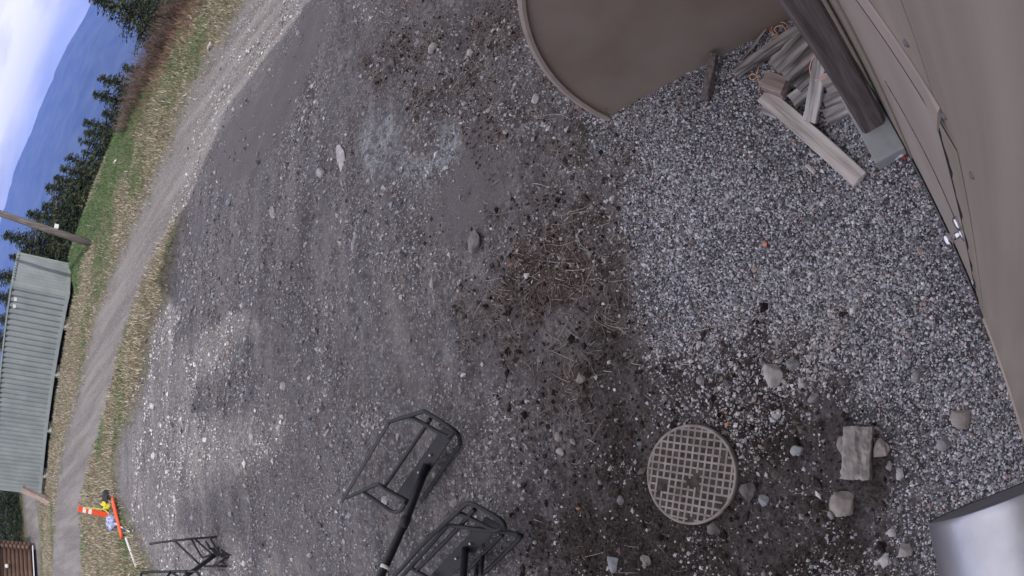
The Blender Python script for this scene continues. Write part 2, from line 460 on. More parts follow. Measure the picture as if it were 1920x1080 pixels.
def ground_material():
    m, t, b = new_mat('yard_ground')
    L = t.links.new; N = t.nodes.new
    b.inputs['Roughness'].default_value = .92
    b.inputs['Specular IOR Level'].default_value = .2
    tcn = N('ShaderNodeTexCoord'); P = tcn.outputs['Object']
    def noise(scale, det=6, rough=.55, vec=P, dist=0):
        n = N('ShaderNodeTexNoise'); n.inputs['Scale'].default_value = scale; n.inputs['Detail'].default_value = det
        n.inputs['Roughness'].default_value = rough; n.inputs['Distortion'].default_value = dist
        L(vec, n.inputs['Vector']); return n.outputs['Fac']
    def ramp(f, stops):
        r = N('ShaderNodeValToRGB'); e = r.color_ramp.elements
        e[0].position, e[0].color = stops[0][0], (*stops[0][1], 1)
        e[1].position, e[1].color = stops[-1][0], (*stops[-1][1], 1)
        for p, c in stops[1:-1]:
            q = e.new(p); q.color = (*c, 1)
        L(f, r.inputs['Fac']); return r.outputs['Color']
    def mix(f, c1, c2, mode='MIX'):
        x = N('ShaderNodeMixRGB'); x.blend_type = mode
        if isinstance(f, (int, float)): x.inputs['Fac'].default_value = f
        else: L(f, x.inputs['Fac'])
        for s, c in (('Color1', c1), ('Color2', c2)):
            if isinstance(c, tuple): x.inputs[s].default_value = (*c, 1)
            else: L(c, x.inputs[s])
        return x.outputs['Color']
    def attr(n):
        a = N('ShaderNodeVertexColor'); a.layer_name = n
        s = N('ShaderNodeSeparateColor'); L(a.outputs['Color'], s.inputs['Color'])
        return s.outputs
    za, zb, zc = attr('zone_a'), attr('zone_b'), attr('zone_c')
    def mapped(scale, rot):
        mp_ = N('ShaderNodeMapping'); mp_.inputs['Rotation'].default_value = (0, 0, rot); mp_.inputs['Scale'].default_value = scale
        L(P, mp_.inputs['Vector']); return mp_.outputs['Vector']
    def vor(scale, vec=P):
        v = N('ShaderNodeTexVoronoi'); v.inputs['Scale'].default_value = scale; L(vec, v.inputs['Vector'])
        return v
    fine = noise(48, 8, .7); mid = noise(7, 6, .6); big = noise(.9, 5, .6); grain = noise(17, 5, .7)
    peb = vor(42)
    pebc = N('ShaderNodeSeparateColor'); L(peb.outputs['Color'], pebc.inputs['Color'])
    # yard dirt
    dirt = ramp(mid, [(.25, (.085, .077, .080)), (.5, (.148, .136, .140)), (.75, (.225, .209, .214))])
    dirt = mix(.55, dirt, ramp(fine, [(.34, (.05, .045, .048)), (.5, (.17, .156, .16)), (.66, (.42, .395, .40))]))
    dirt = mix(.45, dirt, ramp(grain, [(.37, (.035, .031, .032)), (.5, (.14, .128, .13)), (.62, (.40, .378, .378))]))
    dirt = mix(ramp(noise(1.7, 7, .68, P, .6), [(.52, (0, 0, 0)), (.66, (.75, .75, .75))]), dirt, mix(.5, (.065, .055, .052), ramp(grain, [(.4, (.04, .034, .032)), (.6, (.16, .14, .13))])))
    dirt = mix(ramp(noise(2.3, 7, .7, mapped((1, 1, 1), 1.1), .5), [(.56, (0, 0, 0)), (.68, (.6, .6, .6))]), dirt, ramp(grain, [(.4, (.19, .175, .17)), (.6, (.42, .40, .395))]))
    dirt = mix(ramp(noise(2.6, 5, .7), [(.60, (0, 0, 0)), (.74, (.55, .55, .55))]), dirt, (.20, .125, .085))
    dirt = mix(ramp(big, [(.38, (0, 0, 0)), (.62, (.55, .55, .55))]), dirt, (.155, .15, .163))
    # streaks left by wheels
    st = noise(1.0, 5, .6, mapped((.45, 2.6, 1), math.radians(-32)))
    dirt = mix(ramp(st, [(.52, (0, 0, 0)), (.68, (.6, .6, .6))]), dirt, (.29, .268, .262))
    dirt = mix(ramp(st, [(.34, (.75, .75, .75)), (.47, (0, 0, 0))]), dirt, (.085, .077, .083))
    pebm = ramp(pebc.outputs[0], [(.80, (0, 0, 0)), (.84, (.75, .75, .75))])
    dirt = mix(pebm, dirt, ramp(pebc.outputs[1], [(.0, (.12, .115, .12)), (1.0, (.42, .41, .43))]))
    # individual covers
    darkc = ramp(fine, [(.32, (.02, .016, .015)), (.5, (.054, .044, .041)), (.7, (.13, .11, .104))])
    twigc = ramp(fine, [(.32, (.034, .026, .024)), (.5, (.104, .081, .073)), (.7, (.26, .212, .19))])
    mudc = mix(.5, ramp(noise(3, 4, .5), [(.3, (.155, .141, .148)), (.7, (.195, .18, .186))]), ramp(fine, [(.35, (.13, .118, .123)), (.65, (.22, .203, .208))]))
    siltc = ramp(noise(24, 6, .7), [(.36, (.16, .155, .16)), (.56, (.50, .55, .57))])
    gravc = ramp(pebc.outputs[0], [(0, (.05, .047, .05)), (.6, (.13, .125, .135)), (1, (.30, .29, .31))])
    rd = noise(1.0, 6, .6, mapped((2.4, .16, 1), math.radians(-15.7)))
    roadc = ramp(rd, [(.38, (.075, .067, .062)), (.5, (.15, .135, .126)), (.62, (.25, .23, .217))])
    roadc = mix(.5, roadc, ramp(fine, [(.36, (.08, .072, .075)), (.64, (.36, .335, .335))]))
    roadc = mix(pebm, roadc, (.33, .315, .31))
    grc = ramp(noise(1.6, 6, .65), [(.34, (.20, .168, .115)), (.5, (.14, .135, .078)), (.66, (.06, .10, .036))])
    grc = mix(.5, grc, ramp(noise(22, 6, .7), [(.3, (.05, .045, .024)), (.55, (.14, .125, .07)), (.75, (.26, .22, .15))]))
    mossc = ramp(fine, [(.3, (.02, .022, .012)), (.7, (.06, .062, .03))])
    c = mix(zb[1], dirt, mudc)
    c = mix(zc[0], c, twigc)
    c = mix(zb[0], c, darkc)
    sm = N('ShaderNodeMath'); sm.operation = 'MULTIPLY'
    L(zb[2], sm.inputs[0]); L(ramp(noise(8, 7, .75), [(.45, (0, 0, 0)), (.50, (.95, .95, .95))]), sm.inputs[1])
    c = mix(sm.outputs[0], c, siltc)
    c = mix(za[0], c, gravc)
    c = mix(za[1], c, roadc)
    c = mix(zc[2], c, roadc)
    c = mix(za[2], c, grc)
    c = mix(zc[1], c, mossc)
    L(c, b.inputs['Base Color'])
    h = N('ShaderNodeMath'); h.operation = 'ADD'
    hm = N('ShaderNodeMath'); hm.operation = 'MULTIPLY'; hm.inputs[1].default_value = .5
    L(peb.outputs['Distance'], hm.inputs[0]); L(fine, h.inputs[0]); L(hm.outputs[0], h.inputs[1])
    bp = N('ShaderNodeBump'); bp.inputs['Distance'].default_value = .022
    L(h.outputs[0], bp.inputs['Height']); L(bp.outputs['Normal'], b.inputs['Normal'])
    return m
gme.materials.append(ground_material())
ground = link(bpy.data.objects.new('ground', gme)); tag(ground, kind='structure')

# ------------------------------------------------------------------ far mountain and valley
def build_mountain():
    az = np.radians(np.linspace(-75, 130, 420)); rr = np.concatenate([np.linspace(560, 2300, 25), np.linspace(2360, 5200, 110)])
    A, Rr = np.meshgrid(az, rr)
    x = Rr*np.sin(A); y = Rr*np.cos(A); ad = np.degrees(A)
    ridge_el = np.interp(ad, [-75, -30, 0, 15, 25, 29.6, 33.5, 37.5, 40, 42.2, 45.2, 47.6, 52, 60, 80, 130],
                         [2.5, 3.0, 3.3, 3.3, 3.2, 3.0, 2.72, 2.2, 1.92, 1.75, 1.36, .92, .5, .8, 2, 3])
    ridge_r = 4300+500*(fbm(ad*.05+50, ad*0+1, 3, 61)-.5)
    ridge_z = 3.64+ridge_r*np.tan(np.radians(ridge_el))+26*(fbm(ad*.55+80, ad*0+3, 4, 64)-.5)
    t = np.clip((Rr-1700)/(ridge_r-1700), 0, 1.6)
    up_ = np.where(t < 1, t**1.15, 1-.9*(t-1))
    z = -372+(ridge_z+372)*up_
    n = fbm(x/420+30, y/420+30, 5, 70)-.5
    z = z+n*170*np.clip(t*2, 0, 1)*np.clip(np.abs(1-t)*2.2, 0, 1)
    m_, k_ = x.shape
    V = np.stack([x.ravel(), y.ravel(), z.ravel()], 1)
    id_ = np.arange(m_*k_).reshape(m_, k_)
    a, b, c, d = id_[:-1, :-1].ravel(), id_[:-1, 1:].ravel(), id_[1:, 1:].ravel(), id_[1:, :-1].ravel()
    F = np.concatenate([np.stack([a, c, b], 1), np.stack([a, d, c], 1)])
    mt = simple_mat('far_forest', (.012, .02, .014), (.07, .08, .055), .008, .95, detail=10, spec=.05)
    return link(bpy.data.objects.new('mountain', np_mesh('mountain', V, F, mt, None, True)))
tag(build_mountain(), kind='structure')

# ------------------------------------------------------------------ the beige building the camera hangs on
WY = -0.148
bld = empty('beige_building', (0, WY, 0), 'beige sheet clad building wall with a metal door along the right edge', 'building')
prof = [(-9, 0), (9.0, 0), (8.95, 9.0), (7.4, 10.9), (5.9, 12.1), (4.5, 10.4), (3.7, 7.6), (2.6, 6.5), (-9, 6.5)]  # unseen upper outline, peaked so that its shadow covers the yard
def wy(x, z, y): return (x, y, z)
MB().prism([wy(x, z, -.205) for x, z in prof], (0, 0, 0), (0, -7.5, 0)).build('core_wall', M['wall'], bld)
DX0, DX1, DZ = .565, 1.505, 2.41
def panel(x0, x1, z0, z1):
    p = MB().box((x0, -.2045, z0), (x1, WY, z1)).build('wall_panel', M['wall'], bld)
    return p
panel(-2.2, DX0-.004, .02, 4.9)
panel(DX0+.001, DX1, DZ+.004, 4.9)
panel(DX1+.004, 2.55, .02, 4.9)
panel(2.555, 5.6, .02, 4.9)
panel(-6.0, -2.205, .02, 4.9)
MB().box((DX0+.001, -.2045, .03), (DX1-.001, -.188, DZ)).build('door_recess', M['gap'], bld)
door = MB().box((DX0+.062, -.187, .035), (DX1-.012, WY-.010, DZ-.140)).build('door', M['door'], bld)
ds_ = MB().box((DX0+.002, -.187, .04), (DX0+.058, WY-.002, DZ-.002)); ds_.build('door_seal', M['gap'], bld)  # black strip standing in for the shade of the gap beside the door
MB().box((DX0+.0585, -.187, DZ-.136), (DX1-.004, WY-.002, DZ-.002)).build('door_seal', M['gap'], bld)  # same painted shade along the door head
# door handle (knob, stem, rose) and padlock hasp as sub-parts of the door
def lathe(name, axis_pts_, radii, mat, parent, n=20):
    o = MB().tube(axis_pts_, radii, n).build(name, mat, None, True)
    o.parent = parent; o.matrix_parent_inverse = Matrix.Identity(4)
    return o
kx, kz = .695, 1.06
yk = WY-.010
lathe('door_knob', [(kx, yk+.001, kz), (kx, yk+.008, kz), (kx, yk+.009, kz), (kx, yk+.045, kz), (kx, yk+.052, kz), (kx, yk+.062, kz), (kx, yk+.078, kz), (kx, yk+.084, kz)],
      [.033, .033, .014, .014, .026, .031, .029, .012], M['chrome'], door)
lathe('deadbolt', [(kx, yk+.001, kz+.15), (kx, yk+.016, kz+.15), (kx, yk+.022, kz+.15)], [.029, .029, .02], M['chrome'], door, 18)
o = MB().box((.64, yk+.001, .20), (.66, yk+.010, .26)).build('lower_bolt', M['chrome'], None); o.parent = door; o.matrix_parent_inverse = Matrix.Identity(4)
o = MB().tube(spline([(1.20, yk+.012, 1.53), (1.0, yk+.011, 1.46), (.84, yk+.013, 1.43), (.70, yk+.012, 1.27)], 5), .0022, 6).build('hanging_wire', M['postwood'], None); o.parent = door; o.matrix_parent_inverse = Matrix.Identity(4)
# trim with a buckled edge along the latch side of the door
vv = []; ff = []
nseg = 60
for i in range(nseg+1):
    z = .32+(DZ-.34)*i/nseg
    w = .012*math.sin(i*.55)*(.35+.65*abs(math.sin(i*.21)))+.006*math.sin(i*1.7)
    x1 = DX0+.004+w*.6
    out = .002+.005*abs(math.sin(i*.31))*(1 if i > 8 else .3)
    vv += [(DX0-.075, WY+.002, z), (x1, WY+out, z), (x1, WY+out-.004, z), (DX0-.075, WY+.0008, z)]
for i in range(nseg):
    for j in range(4):
        a = i*4+j; b = i*4+(j+1) % 4
        ff.append((a, b, b+4, a+4))
mbt = MB(); mbt.v = vv; mbt.f = ff
mbt.build('door_trim', M['wall'], bld)
# head flashing over the door, its end bent outward
vv = []; ff = []
n = 30
for i in range(n+1):
    x = .535+(1.66-.535)*i/n
    k = max(0, 1-(x-.535)/.06)
    vv += [(x, WY+.001, DZ+.10), (x, WY+.005+.004*k, DZ+.085), (x, WY+.012+.010*k, DZ+.010), (x, WY+.009+.010*k, DZ+.004), (x, WY+.001, DZ+.07)]
for i in range(n):
    for j in range(5):
        a = i*5+j; b = i*5+(j+1) % 5
        ff.append((a, b, b+5, a+5))
ff += [tuple(range(5)), tuple(n*5+j for j in reversed(range(5)))]
mbt = MB(); mbt.v = vv; mbt.f = ff
mbt.build('head_flashing', M['flash'], bld)
for (sx, sz) in ((.63, 2.61), (.52, 2.50), (.42, 2.42), (.95, 2.62), (1.3, 2.61)):
    MB().tube([(sx, WY+.0005, sz), (sx, WY+.004, sz), (sx, WY+.007, sz)], [.009, .008, .004], 10).build('screw', M['galv_in'], bld)
for xs_ in (-.42, -1.32):
    MB().box((xs_-.006, WY+.0004, .08), (xs_+.006, WY+.003, 4.85)).build('panel_seam', M['flash'], bld)
for k_ in range(9):
    MB().tube([(-.38, WY+.0005, 1.2+k_*.4), (-.38, WY+.005, 1.2+k_*.4)], [.008, .004], 8).build('screw', M['galv_in'], bld)
MB().box((-3, WY+.0005, .0), (DX0-.08, WY+.012, .07)).build('base_strip', M['flash'], bld)
MB().box((DX0+.02, WY+.001, -.02), (DX1+1.0, WY+.006, .035)).build('door_sill', M['galv_in'], bld)
rf = MB()
for (xa, za), (xb, zb_) in zip(prof[2:-1], prof[3:]):
    rf.prism([(xa, WY-.02, za+.02), (xb, WY-.02, zb_+.02), (xb, WY-.02, zb_+.12), (xa, WY-.02, za+.12)], (0, 0, 0), (0, -7.8, 0))
rf.build('roof', M['roof'], bld)  # unseen roof along the outline shaped for shade

# galvanised duct below the camera
duct = empty('galvanised_duct', (-.15, .01, 2.40), 'shiny galvanised round metal duct in the lower right corner', 'duct')
n = 40; vv = []; ff = []
rings = [(-.15, .157), (-.151, .160), (-.165, .160), (-1.0, .160), (-1.0, .150), (-.166, .150)]
for (x, r) in rings:
    for j in range(n):
        q = 2*math.pi*j/n
        vv.append((x+.056*r*math.sin(q), .01+r*math.cos(q), 2.40+r*math.sin(q)-.056*(x+.15)))
for i in range(len(rings)-1):
    for j in range(n):
        a = i*n+j; b = i*n+(j+1) % n
        ff.append((a, b, b+n, a+n))
mbt = MB(); mbt.v = vv; mbt.f = ff
mbt.build('duct_body', M['galv'], duct, True)
MB().tube([(-.1515, .01, 2.4), (-.163, .01, 2.4+.056*.0115)], .1555, 40).build('end_disc', M['galv_in'], duct)
MB().box((-.50, WY+.001, 2.36), (-.44, -.14, 2.44)).build('bracket', M['galv'], duct)

# ------------------------------------------------------------------ arched shell beside the wall
ar = empty('arched_shell', (3.04, 1.72, 0), 'taupe arched metal shelter with rolled rim beside the wall', 'shelter')
ux, uy = -.1037, -.9946          # along the end panel towards the wall
def ap(u, z, off=0):              # point on the end panel (u inward, z up, off outward towards the door)
    return (3.04+ux*u+uy*off*1.0, 1.727+uy*u-ux*off, z)
cs = [(-.02+.25*(z_-.28)**2, z_) for z_ in (-.06, .03, .12, .2, .28)]
cs += [(-.02+1.85*(1-math.cos(t_)), .28+1.85*math.sin(t_)) for t_ in [math.radians(3*k) for k in range(1, 31)]]
def offp(d):
    out = []
    for i, (u, z) in enumerate(cs):
        a = cs[max(i-1, 0)]; b = cs[min(i+1, len(cs)-1)]
        tx, tz = b[0]-a[0], b[1]-a[1]; l = math.hypot(tx, tz)
        out.append((u-tz/l*d, z+tx/l*d))
    return out
inner = offp(-.035); outer = offp(.012)
nrm = Vector((-uy, ux, 0))*-1     # outward normal of the end panel, facing the camera side (-X)
if nrm.x > 0: nrm = -nrm
def AP(u, z, off): return tuple(Vector((3.04+ux*u, 1.727+uy*u, z))+nrm*off)
poly = [AP(u, z, 0) for u, z in inner]+[AP(1.83, -.06, 0)]
MB().prism(poly, (0, 0, 0), tuple(-nrm*.03)).build('end_panel', M['arch'], ar)
mbr = MB()
k = len(cs)
for (u, z), (u2, z2) in zip(inner, outer):
    mbr.v += [AP(u, z, .004), AP(u+.004*0, z, .026), AP((u+u2)/2, (z+z2)/2, .034), AP(u2, z2, .026), AP(u2, z2, -.05), AP(u, z, -.05)]
for i in range(k-1):
    for j in range(6):
        a = i*6+j; b = i*6+(j+1) % 6
        mbr.f.append((a, b, b+6, a+6))
mbr.f += [tuple(range(6)), tuple((k-1)*6+j for j in reversed(range(6)))]
mbr.build('rim', M['rim'], ar)
mbs = MB()
for (u, z) in offp(.004): mbs.v += [AP(u, z, -.04), AP(u, z, -3.4)]
for i in range(k-1): mbs.f.append((2*i, 2*i+1, 2*i+3, 2*i+2))
shell = mbs.build('shell', M['arch'], ar, True)
sm = shell.modifiers.new('thickness', 'SOLIDIFY'); sm.thickness = .006
for (u, z) in ((.02, .12),):
    MB().tube([AP(u+.05, z, .0005), AP(u+.05, z, .006)], .007, 10).build('rivet', M['galv_in'], ar)

# ------------------------------------------------------------------ post, slab and timber pile
post = MB().beam((1.845, -.035, .118), (1.845, -.035, 5.0), .185, .165, (0, 1, 0), .018)
post = post.build('timber_post', M['postwood'])
tag(post, 'dark brown square timber post standing on the concrete slab', 'post')
slab = MB().box((1.555, -.140, -.06), (2.05, .065, .118)).build('concrete_slab', M['concrete'])
bv = slab.modifiers.new('edge', 'BEVEL'); bv.width = .006; bv.segments = 2
tag(slab, 'grey concrete slab under the foot of the timber post', 'slab')

def board(name, a, b, w, h, mat, label, cat='board', rough=.004, group=None):
    """weathered timber: a chamfered, slightly worn beam in its own local frame"""
    a = Vector(a); b = Vector(b); d = b-a; L = d.length
    nseg = max(4, int(L/.06)); pr = [(-w/2+.006,-h/2),(w/2-.006,-h/2),(w/2,-h/2+.006),(w/2,h/2-.006),(w/2-.006,h/2),(0,h/2),(-w/2+.006,h/2),(-w/2,h/2-.006),(-w/2,-h/2+.006)]
    v = []; f = []; m = len(pr)
    for i in range(nseg+1):
        x = L*i/nseg-L/2
        for j, (p, q) in enumerate(pr):
            k_ = 1+random.uniform(-1, 1)*rough/max(w, h)*2
            e = random.uniform(-.006, .006) if i in (0, nseg) else 0
            v.append((x+e, p*k_, q+random.uniform(-rough, rough)*.35))
    for i in range(nseg):
        for j in range(m):
            c = i*m+j; e = i*m+(j+1) % m
            f.append((c, e, e+m, c+m))
    f += [tuple(reversed(range(m))), tuple(nseg*m+j for j in range(m))]
    o = mesh_obj(name, v, f, mat)
    o.location = (a+b)/2
    dn = d.normalized(); s = dn.cross(Vector((0, 0, 1))).normalized()*-1; u = dn.cross(s)
    o.rotation_euler = Matrix(((dn.x, s.x, u.x), (dn.y, s.y, u.y), (dn.z, s.z, u.z))).to_euler()
    return tag(o, label, cat, group)
board('long_board', (2.40,.515,.065), (1.545,.200,.035), .122, .042, M['wood_pale'], 'long pale board lying slantwise on the gravel by the slab', 'board', .0015)
board('timber_block', (2.445,.447,.115), (2.315,.345,.115), .125, .12, M['wood_brown'], 'short brown square cut timber block at the head of the pile', 'block')
board('weathered_beam', (2.455,.350,.155), (2.575,-.115,.155), .125, .11, M['wood_dark'], 'cracked dark beam at the back of the timber pile', 'beam', .009)
board('weathered_beam', (2.365,.320,.150), (2.465,-.10,.150), .118, .11, M['wood_dark'], 'middle cracked beam of the stack behind the timber post', 'beam', .009)
board('weathered_beam', (2.300,.290,.075), (2.375,-.06,.075), .12, .11, M['wood_dark'], 'lowest dark beam of the stack behind the timber post', 'beam', .007)
board('weathered_beam', (2.41,.28,.052), (2.53,-.115,.052), .17, .10, M['wood_dark'], 'dark beam hidden under the cracked beams of the stack', 'beam', .007)
board('thin_beam', (2.690,.625,.055), (2.670,.03,.12), .07, .065, M['wood_dark'], 'long thin weathered beam poking out of the pile towards the shelter', 'beam', .006)
board('branch_stick', (2.775,.55,.03), (2.885,.265,.05), .022, .02, M['wood_dark'], 'thin dark stick lying beside the cord coil', 'stick', .005)
board('grey_plank', (2.318,.035,.225), (2.018,.315,.11), .095, .042, M['wood_grey'], 'grey plank lying across the pile with a cord loop over it', 'plank', .005)
board('plank_stub', (2.175,.112,.20), (2.15,-.105,.20), .075, .045, M['wood_pale'], 'palest small plank stub beside the timber post, highest one', 'plank')
board('plank_stub', (2.126,.118,.148), (2.098,-.075,.148), .055, .035, M['wood_grey'], 'dark grey plank stub just under the palest stub by the post', 'plank')
board('plank_stub', (2.100,.172,.095), (2.075,-.04,.095), .085, .05, M['wood_grey'], 'grey plank stub with a cracked end, third from the top by the post', 'plank')
board('plank_stub', (2.025,.212,.045), (2.005,-.03,.045), .10, .055, M['wood_grey'], 'lowest grey plank stub lying on the gravel next to the slab', 'plank')
board('offcut_plank', (2.235,.36,.085), (2.265,.10,.085), .09, .045, M['wood_grey'], 'grey offcut plank between the brown block and the crossing plank', 'plank')
board('offcut_block', (2.330,.565,.03), (2.225,.495,.03), .06, .05, M['wood_grey'], 'small grey offcut under the head of the long pale board', 'block')
board('charred_stake', (2.640,.925,.035), (2.895,.690,.11), .058, .05, M['postwood'], 'dark stake lying against the foot of the arched shelter', 'stake', .007)
board('wood_chip', (1.815,.47,.012), (1.745,.445,.012), .03, .01, M['wood_pale'], 'small pale wood chip on the gravel near the long board', 'chip')
board('plank_stub', (2.255,.02,.16), (2.235,-.11,.16), .05, .03, M['wood_pale'], 'pale plank stub half hidden behind the timber post', 'plank')
board('split_lath', (2.52,.50,.03), (2.60,.12,.06), .03, .02, M['wood_pale'], 'thin pale lath beside the cracked beams', 'lath', .003)
board('split_lath', (2.18,.40,.02), (2.33,.22,.05), .028, .02, M['wood_brown'], 'thin brown lath by the head of the long pale board', 'lath', .003)
board('bark_piece', (2.10,.36,.015), (2.02,.43,.015), .05, .016, M['wood_dark'], 'dark bark piece on the gravel beside the crossing plank', 'bark', .004)
cord = [(2.676,.095,.02),(2.824,.118,.02),(2.902,.161,.02),(2.899,.233,.02),(2.848,.254,.02),(2.777,.198,.03),(2.788,.132,.03),(2.86,.132,.03),(2.895,.207,.03),(2.835,.242,.04),(2.761,.216,.04),(2.76,.156,.04),(2.833,.16,.05),(2.842,.216,.05),(2.779,.22,.05),(2.788,.267,.04),(2.778,.304,.03),(2.727,.334,.03),(2.690,.370,.115),(2.672,.408,.03),(2.669,.447,.018),(2.625,.482,.018),(2.59,.512,.018),(2.593,.547,.018),(2.622,.552,.018),(2.634,.524,.02),(2.597,.5,.022),(2.541,.508,.018),(2.469,.542,.018)]
tag(MB().tube(spline(cord, 5), .0045, 6).build('rope_coil', M['cord'], None, True), 'pinkish orange cord coiled on the gravel behind the timber pile', 'cord')
loop = [(2.333,.034,.25),(2.328,.082,.245),(2.299,.13,.225),(2.251,.155,.205),(2.21,.148,.20),(2.182,.113,.22),(2.177,.071,.225),(2.189,.028,.222)]
tag(MB().tube(spline(loop, 5), .0045, 6).build('cord_loop', M['cord'], None, True), 'single loop of orange cord over the grey crossing plank', 'cord')

# ------------------------------------------------------------------ manhole cover
man = empty('manhole_cover', (.255, 1.87, 0), 'round rusty iron manhole cover with a square grid pattern in dark soil', 'manhole cover')
mz = float(terr(np.array([.255]), np.array([1.87]))[0])
MR = .325
M['iron'] = simple_mat('worn_iron', (.20, .172, .156), (.35, .31, .287), 13, .65, metal=.05, bump=.0008, bscale=120, spec=.3)
M['irondirt'] = simple_mat('dirt_in_grid', (.034, .027, .024), (.085, .07, .063), 22, .9, bump=.003, bscale=70)
top = mz+.042
MB().tube([(.255, 1.87, mz-.06), (.255, 1.87, top-.006), (.255, 1.87, top-.004)], [MR, MR, MR-.003], 72).build('cover_plate', M['irondirt'], man)
ring = MB(); n = 72
prf = [(MR-.017, top-.003), (MR-.014, top), (MR-.002, top), (MR+.001, top-.004), (MR+.001, top-.05)]
for (r, z) in prf:
    for j in range(n):
        q = 2*math.pi*j/n; ring.v.append((.255+r*math.cos(q), 1.87+r*math.sin(q), z))
for i in range(len(prf)-1):
    for j in range(n):
        a = i*n+j; b = i*n+(j+1) % n; ring.f.append((a, b, b+n, a+n))
ring.build('rim', M['iron'], man, True)
ga = 2.735; cg, sg = math.cos(ga), math.sin(ga); pitch = .0480
rib = MB()
RI = MR-.013
for d in (0, 1):
    for i in range(-6, 7):
        o_ = (i+.5*0)*pitch
        if abs(o_) >= RI: continue
        hl = math.sqrt(RI*RI-o_*o_)
        # ribs are cut in short pieces; pieces under packed soil sit lower
        t0 = -hl
        while t0 < hl-1e-4:
            t1 = min(t0+pitch, hl)
            tm = (t0+t1)/2
            lx, ly = (tm, o_) if d == 0 else (o_, tm)
            bury = fbm(np.array([lx*9+3.2]), np.array([ly*9+7.7]), 3, 50)[0]
            drop = -.0042 if bury > .70 else (random.uniform(-.0012, 0))
            zt = top-.001+drop-(.0003 if d else 0)
            wdt = .0132 if d == 0 else .0129
            p0, p1 = ((t0, o_), (t1, o_)) if d == 0 else ((o_, t0), (o_, t1))
            P0 = (.255+p0[0]*cg-p0[1]*sg, 1.87+p0[0]*sg+p0[1]*cg, zt-.006); P1 = (.255+p1[0]*cg-p1[1]*sg, 1.87+p1[0]*sg+p1[1]*cg, zt-.006)
            rib.beam(P0, P1, wdt, .012)
            t0 = t1
rib.build('grid_ribs', M['iron'], man)

# ------------------------------------------------------------------ black steel frames stored at the left of the yard
F1 = {'bar_a':[(0.781,5.565,0.300),(1.360,4.575,0.300)],
 'outer_top':[(1.363,4.565,0.300),(1.363,4.504,0.310),(1.312,4.152,0.380),(1.282,3.926,0.420),(1.253,3.854,0.420),(1.056,3.633,0.360),(1.018,3.700,0.250),(0.993,3.862,0.100)],
 'bar_b':[(0.998,3.884,0.080),(0.971,3.978,0.060),(0.785,4.318,0.040),(0.611,4.600,0.040)],
 'loop_top':[(1.307,4.153,0.380),(1.264,4.100,0.340),(1.050,3.809,0.300),(1.032,3.742,0.310),(1.039,3.642,0.350)],
 'centre':[(1.200,3.887,0.380),(1.198,4.037,0.300),(0.812,4.814,0.260)],
 'outer_low':[(0.802,5.467,0.300),(0.811,5.092,0.340),(0.816,4.787,0.380),(0.797,4.705,0.380),(0.751,4.673,0.340),(0.613,4.534,0.220)],
 'loop_low':[(0.799,5.085,0.340),(0.673,4.934,0.280),(0.570,4.807,0.240),(0.547,4.701,0.240),(0.557,4.607,0.260),(0.600,4.507,0.280)],
 'plate':[(1.158,3.911,0.220),(1.073,3.811,0.200),(0.613,4.616,0.160),(0.730,4.760,0.180)],
 'pole':[(0.891,4.229,0.200),(0.404,4.332,0.450),(0.051,4.430,0.650),(-0.153,4.482,0.770),(-0.532,4.559,1.000)]}
F2 = {'outer':[(-0.050,4.832,0.300),(0.190,4.296,0.340),(0.319,3.957,0.360),(0.380,3.765,0.380),(0.434,3.571,0.420),(0.432,3.500,0.430),(0.404,3.438,0.430),(0.286,3.275,0.400),(0.230,3.241,0.380),(0.196,3.277,0.340)],
 'outer_b':[(-0.059,4.824,0.220),(0.169,4.308,0.260),(0.304,3.990,0.300),(0.311,3.897,0.320),(0.232,3.585,0.300),(0.153,3.296,0.240),(0.130,3.271,0.220),(0.099,3.318,0.180),(-0.132,3.908,0.060)],
 'loop':[(0.387,3.763,0.380),(0.373,3.685,0.360),(0.230,3.466,0.320),(0.200,3.408,0.310),(0.203,3.331,0.330),(0.222,3.258,0.370)],
 'centre':[(0.383,3.501,0.400),(0.278,3.866,0.280),(-0.013,4.545,0.240)],
 'plate':[(0.325,3.610,0.200),(0.239,3.475,0.180),(-0.153,4.303,0.140),(-0.103,4.521,0.160)],
 'side':[(0.159,3.395,0.260),(0.036,3.811,0.100),(-0.081,4.068,0.080)],
 'cross':[(0.005,4.604,0.250),(-0.076,4.474,0.220),(-0.139,4.393,0.200)],
 'strut_a':[(0.016,3.827,0.100),(-0.112,3.663,0.300)],
 'strut_b':[(-0.050,3.924,0.080),(-0.128,3.783,0.250)],
 'pole':[(0.103,3.929,0.180),(-0.110,3.734,0.420),(-0.237,3.575,0.600),(-.45,3.40,.80)]}
F3 = {'bar':[(0.691,10.300,1.227),(0.721,10.200,1.022),(0.767,10.000,0.560),(0.783,9.800,0.139),(0.754,9.750,0.102),(0.513,9.600,0.055),(0.414,9.550,0.062)],
 'strut_a':[(0.718,10.100,0.821),(0.334,9.800,0.538)],
 'strut_b':[(0.743,10.000,0.573),(0.477,9.800,0.507),(0.458,9.750,0.474),(0.491,9.700,0.352)],
 'strut_c':[(0.744,10.000,0.504),(0.469,9.700,0.320)],
 'strut_d':[(0.712,9.900,0.366),(0.587,9.800,0.342)],
 'loop':[(0.773,9.850,0.308),(0.543,9.700,0.244),(0.436,9.600,0.211),(0.434,9.580,0.151),(0.467,9.550,0.067)],
 'plate':[(0.615,9.900,0.318),(0.613,9.750,0.035),(0.475,9.500,0.085),(0.464,9.600,0.321)],
 'foot_a':[(0.298,9.600,0.406),(0.405,9.500,0.216)],
 'foot_b':[(0.384,9.600,0.239),(0.294,9.500,0.195)],
 'foot_c':[(0.309,9.700,0.505),(0.294,9.500,0.201)],
 'pole':[(0.540,9.750,0.193),(0.312,9.600,0.603),(0.159,9.500,0.877),(-0.017,9.400,1.187)]}
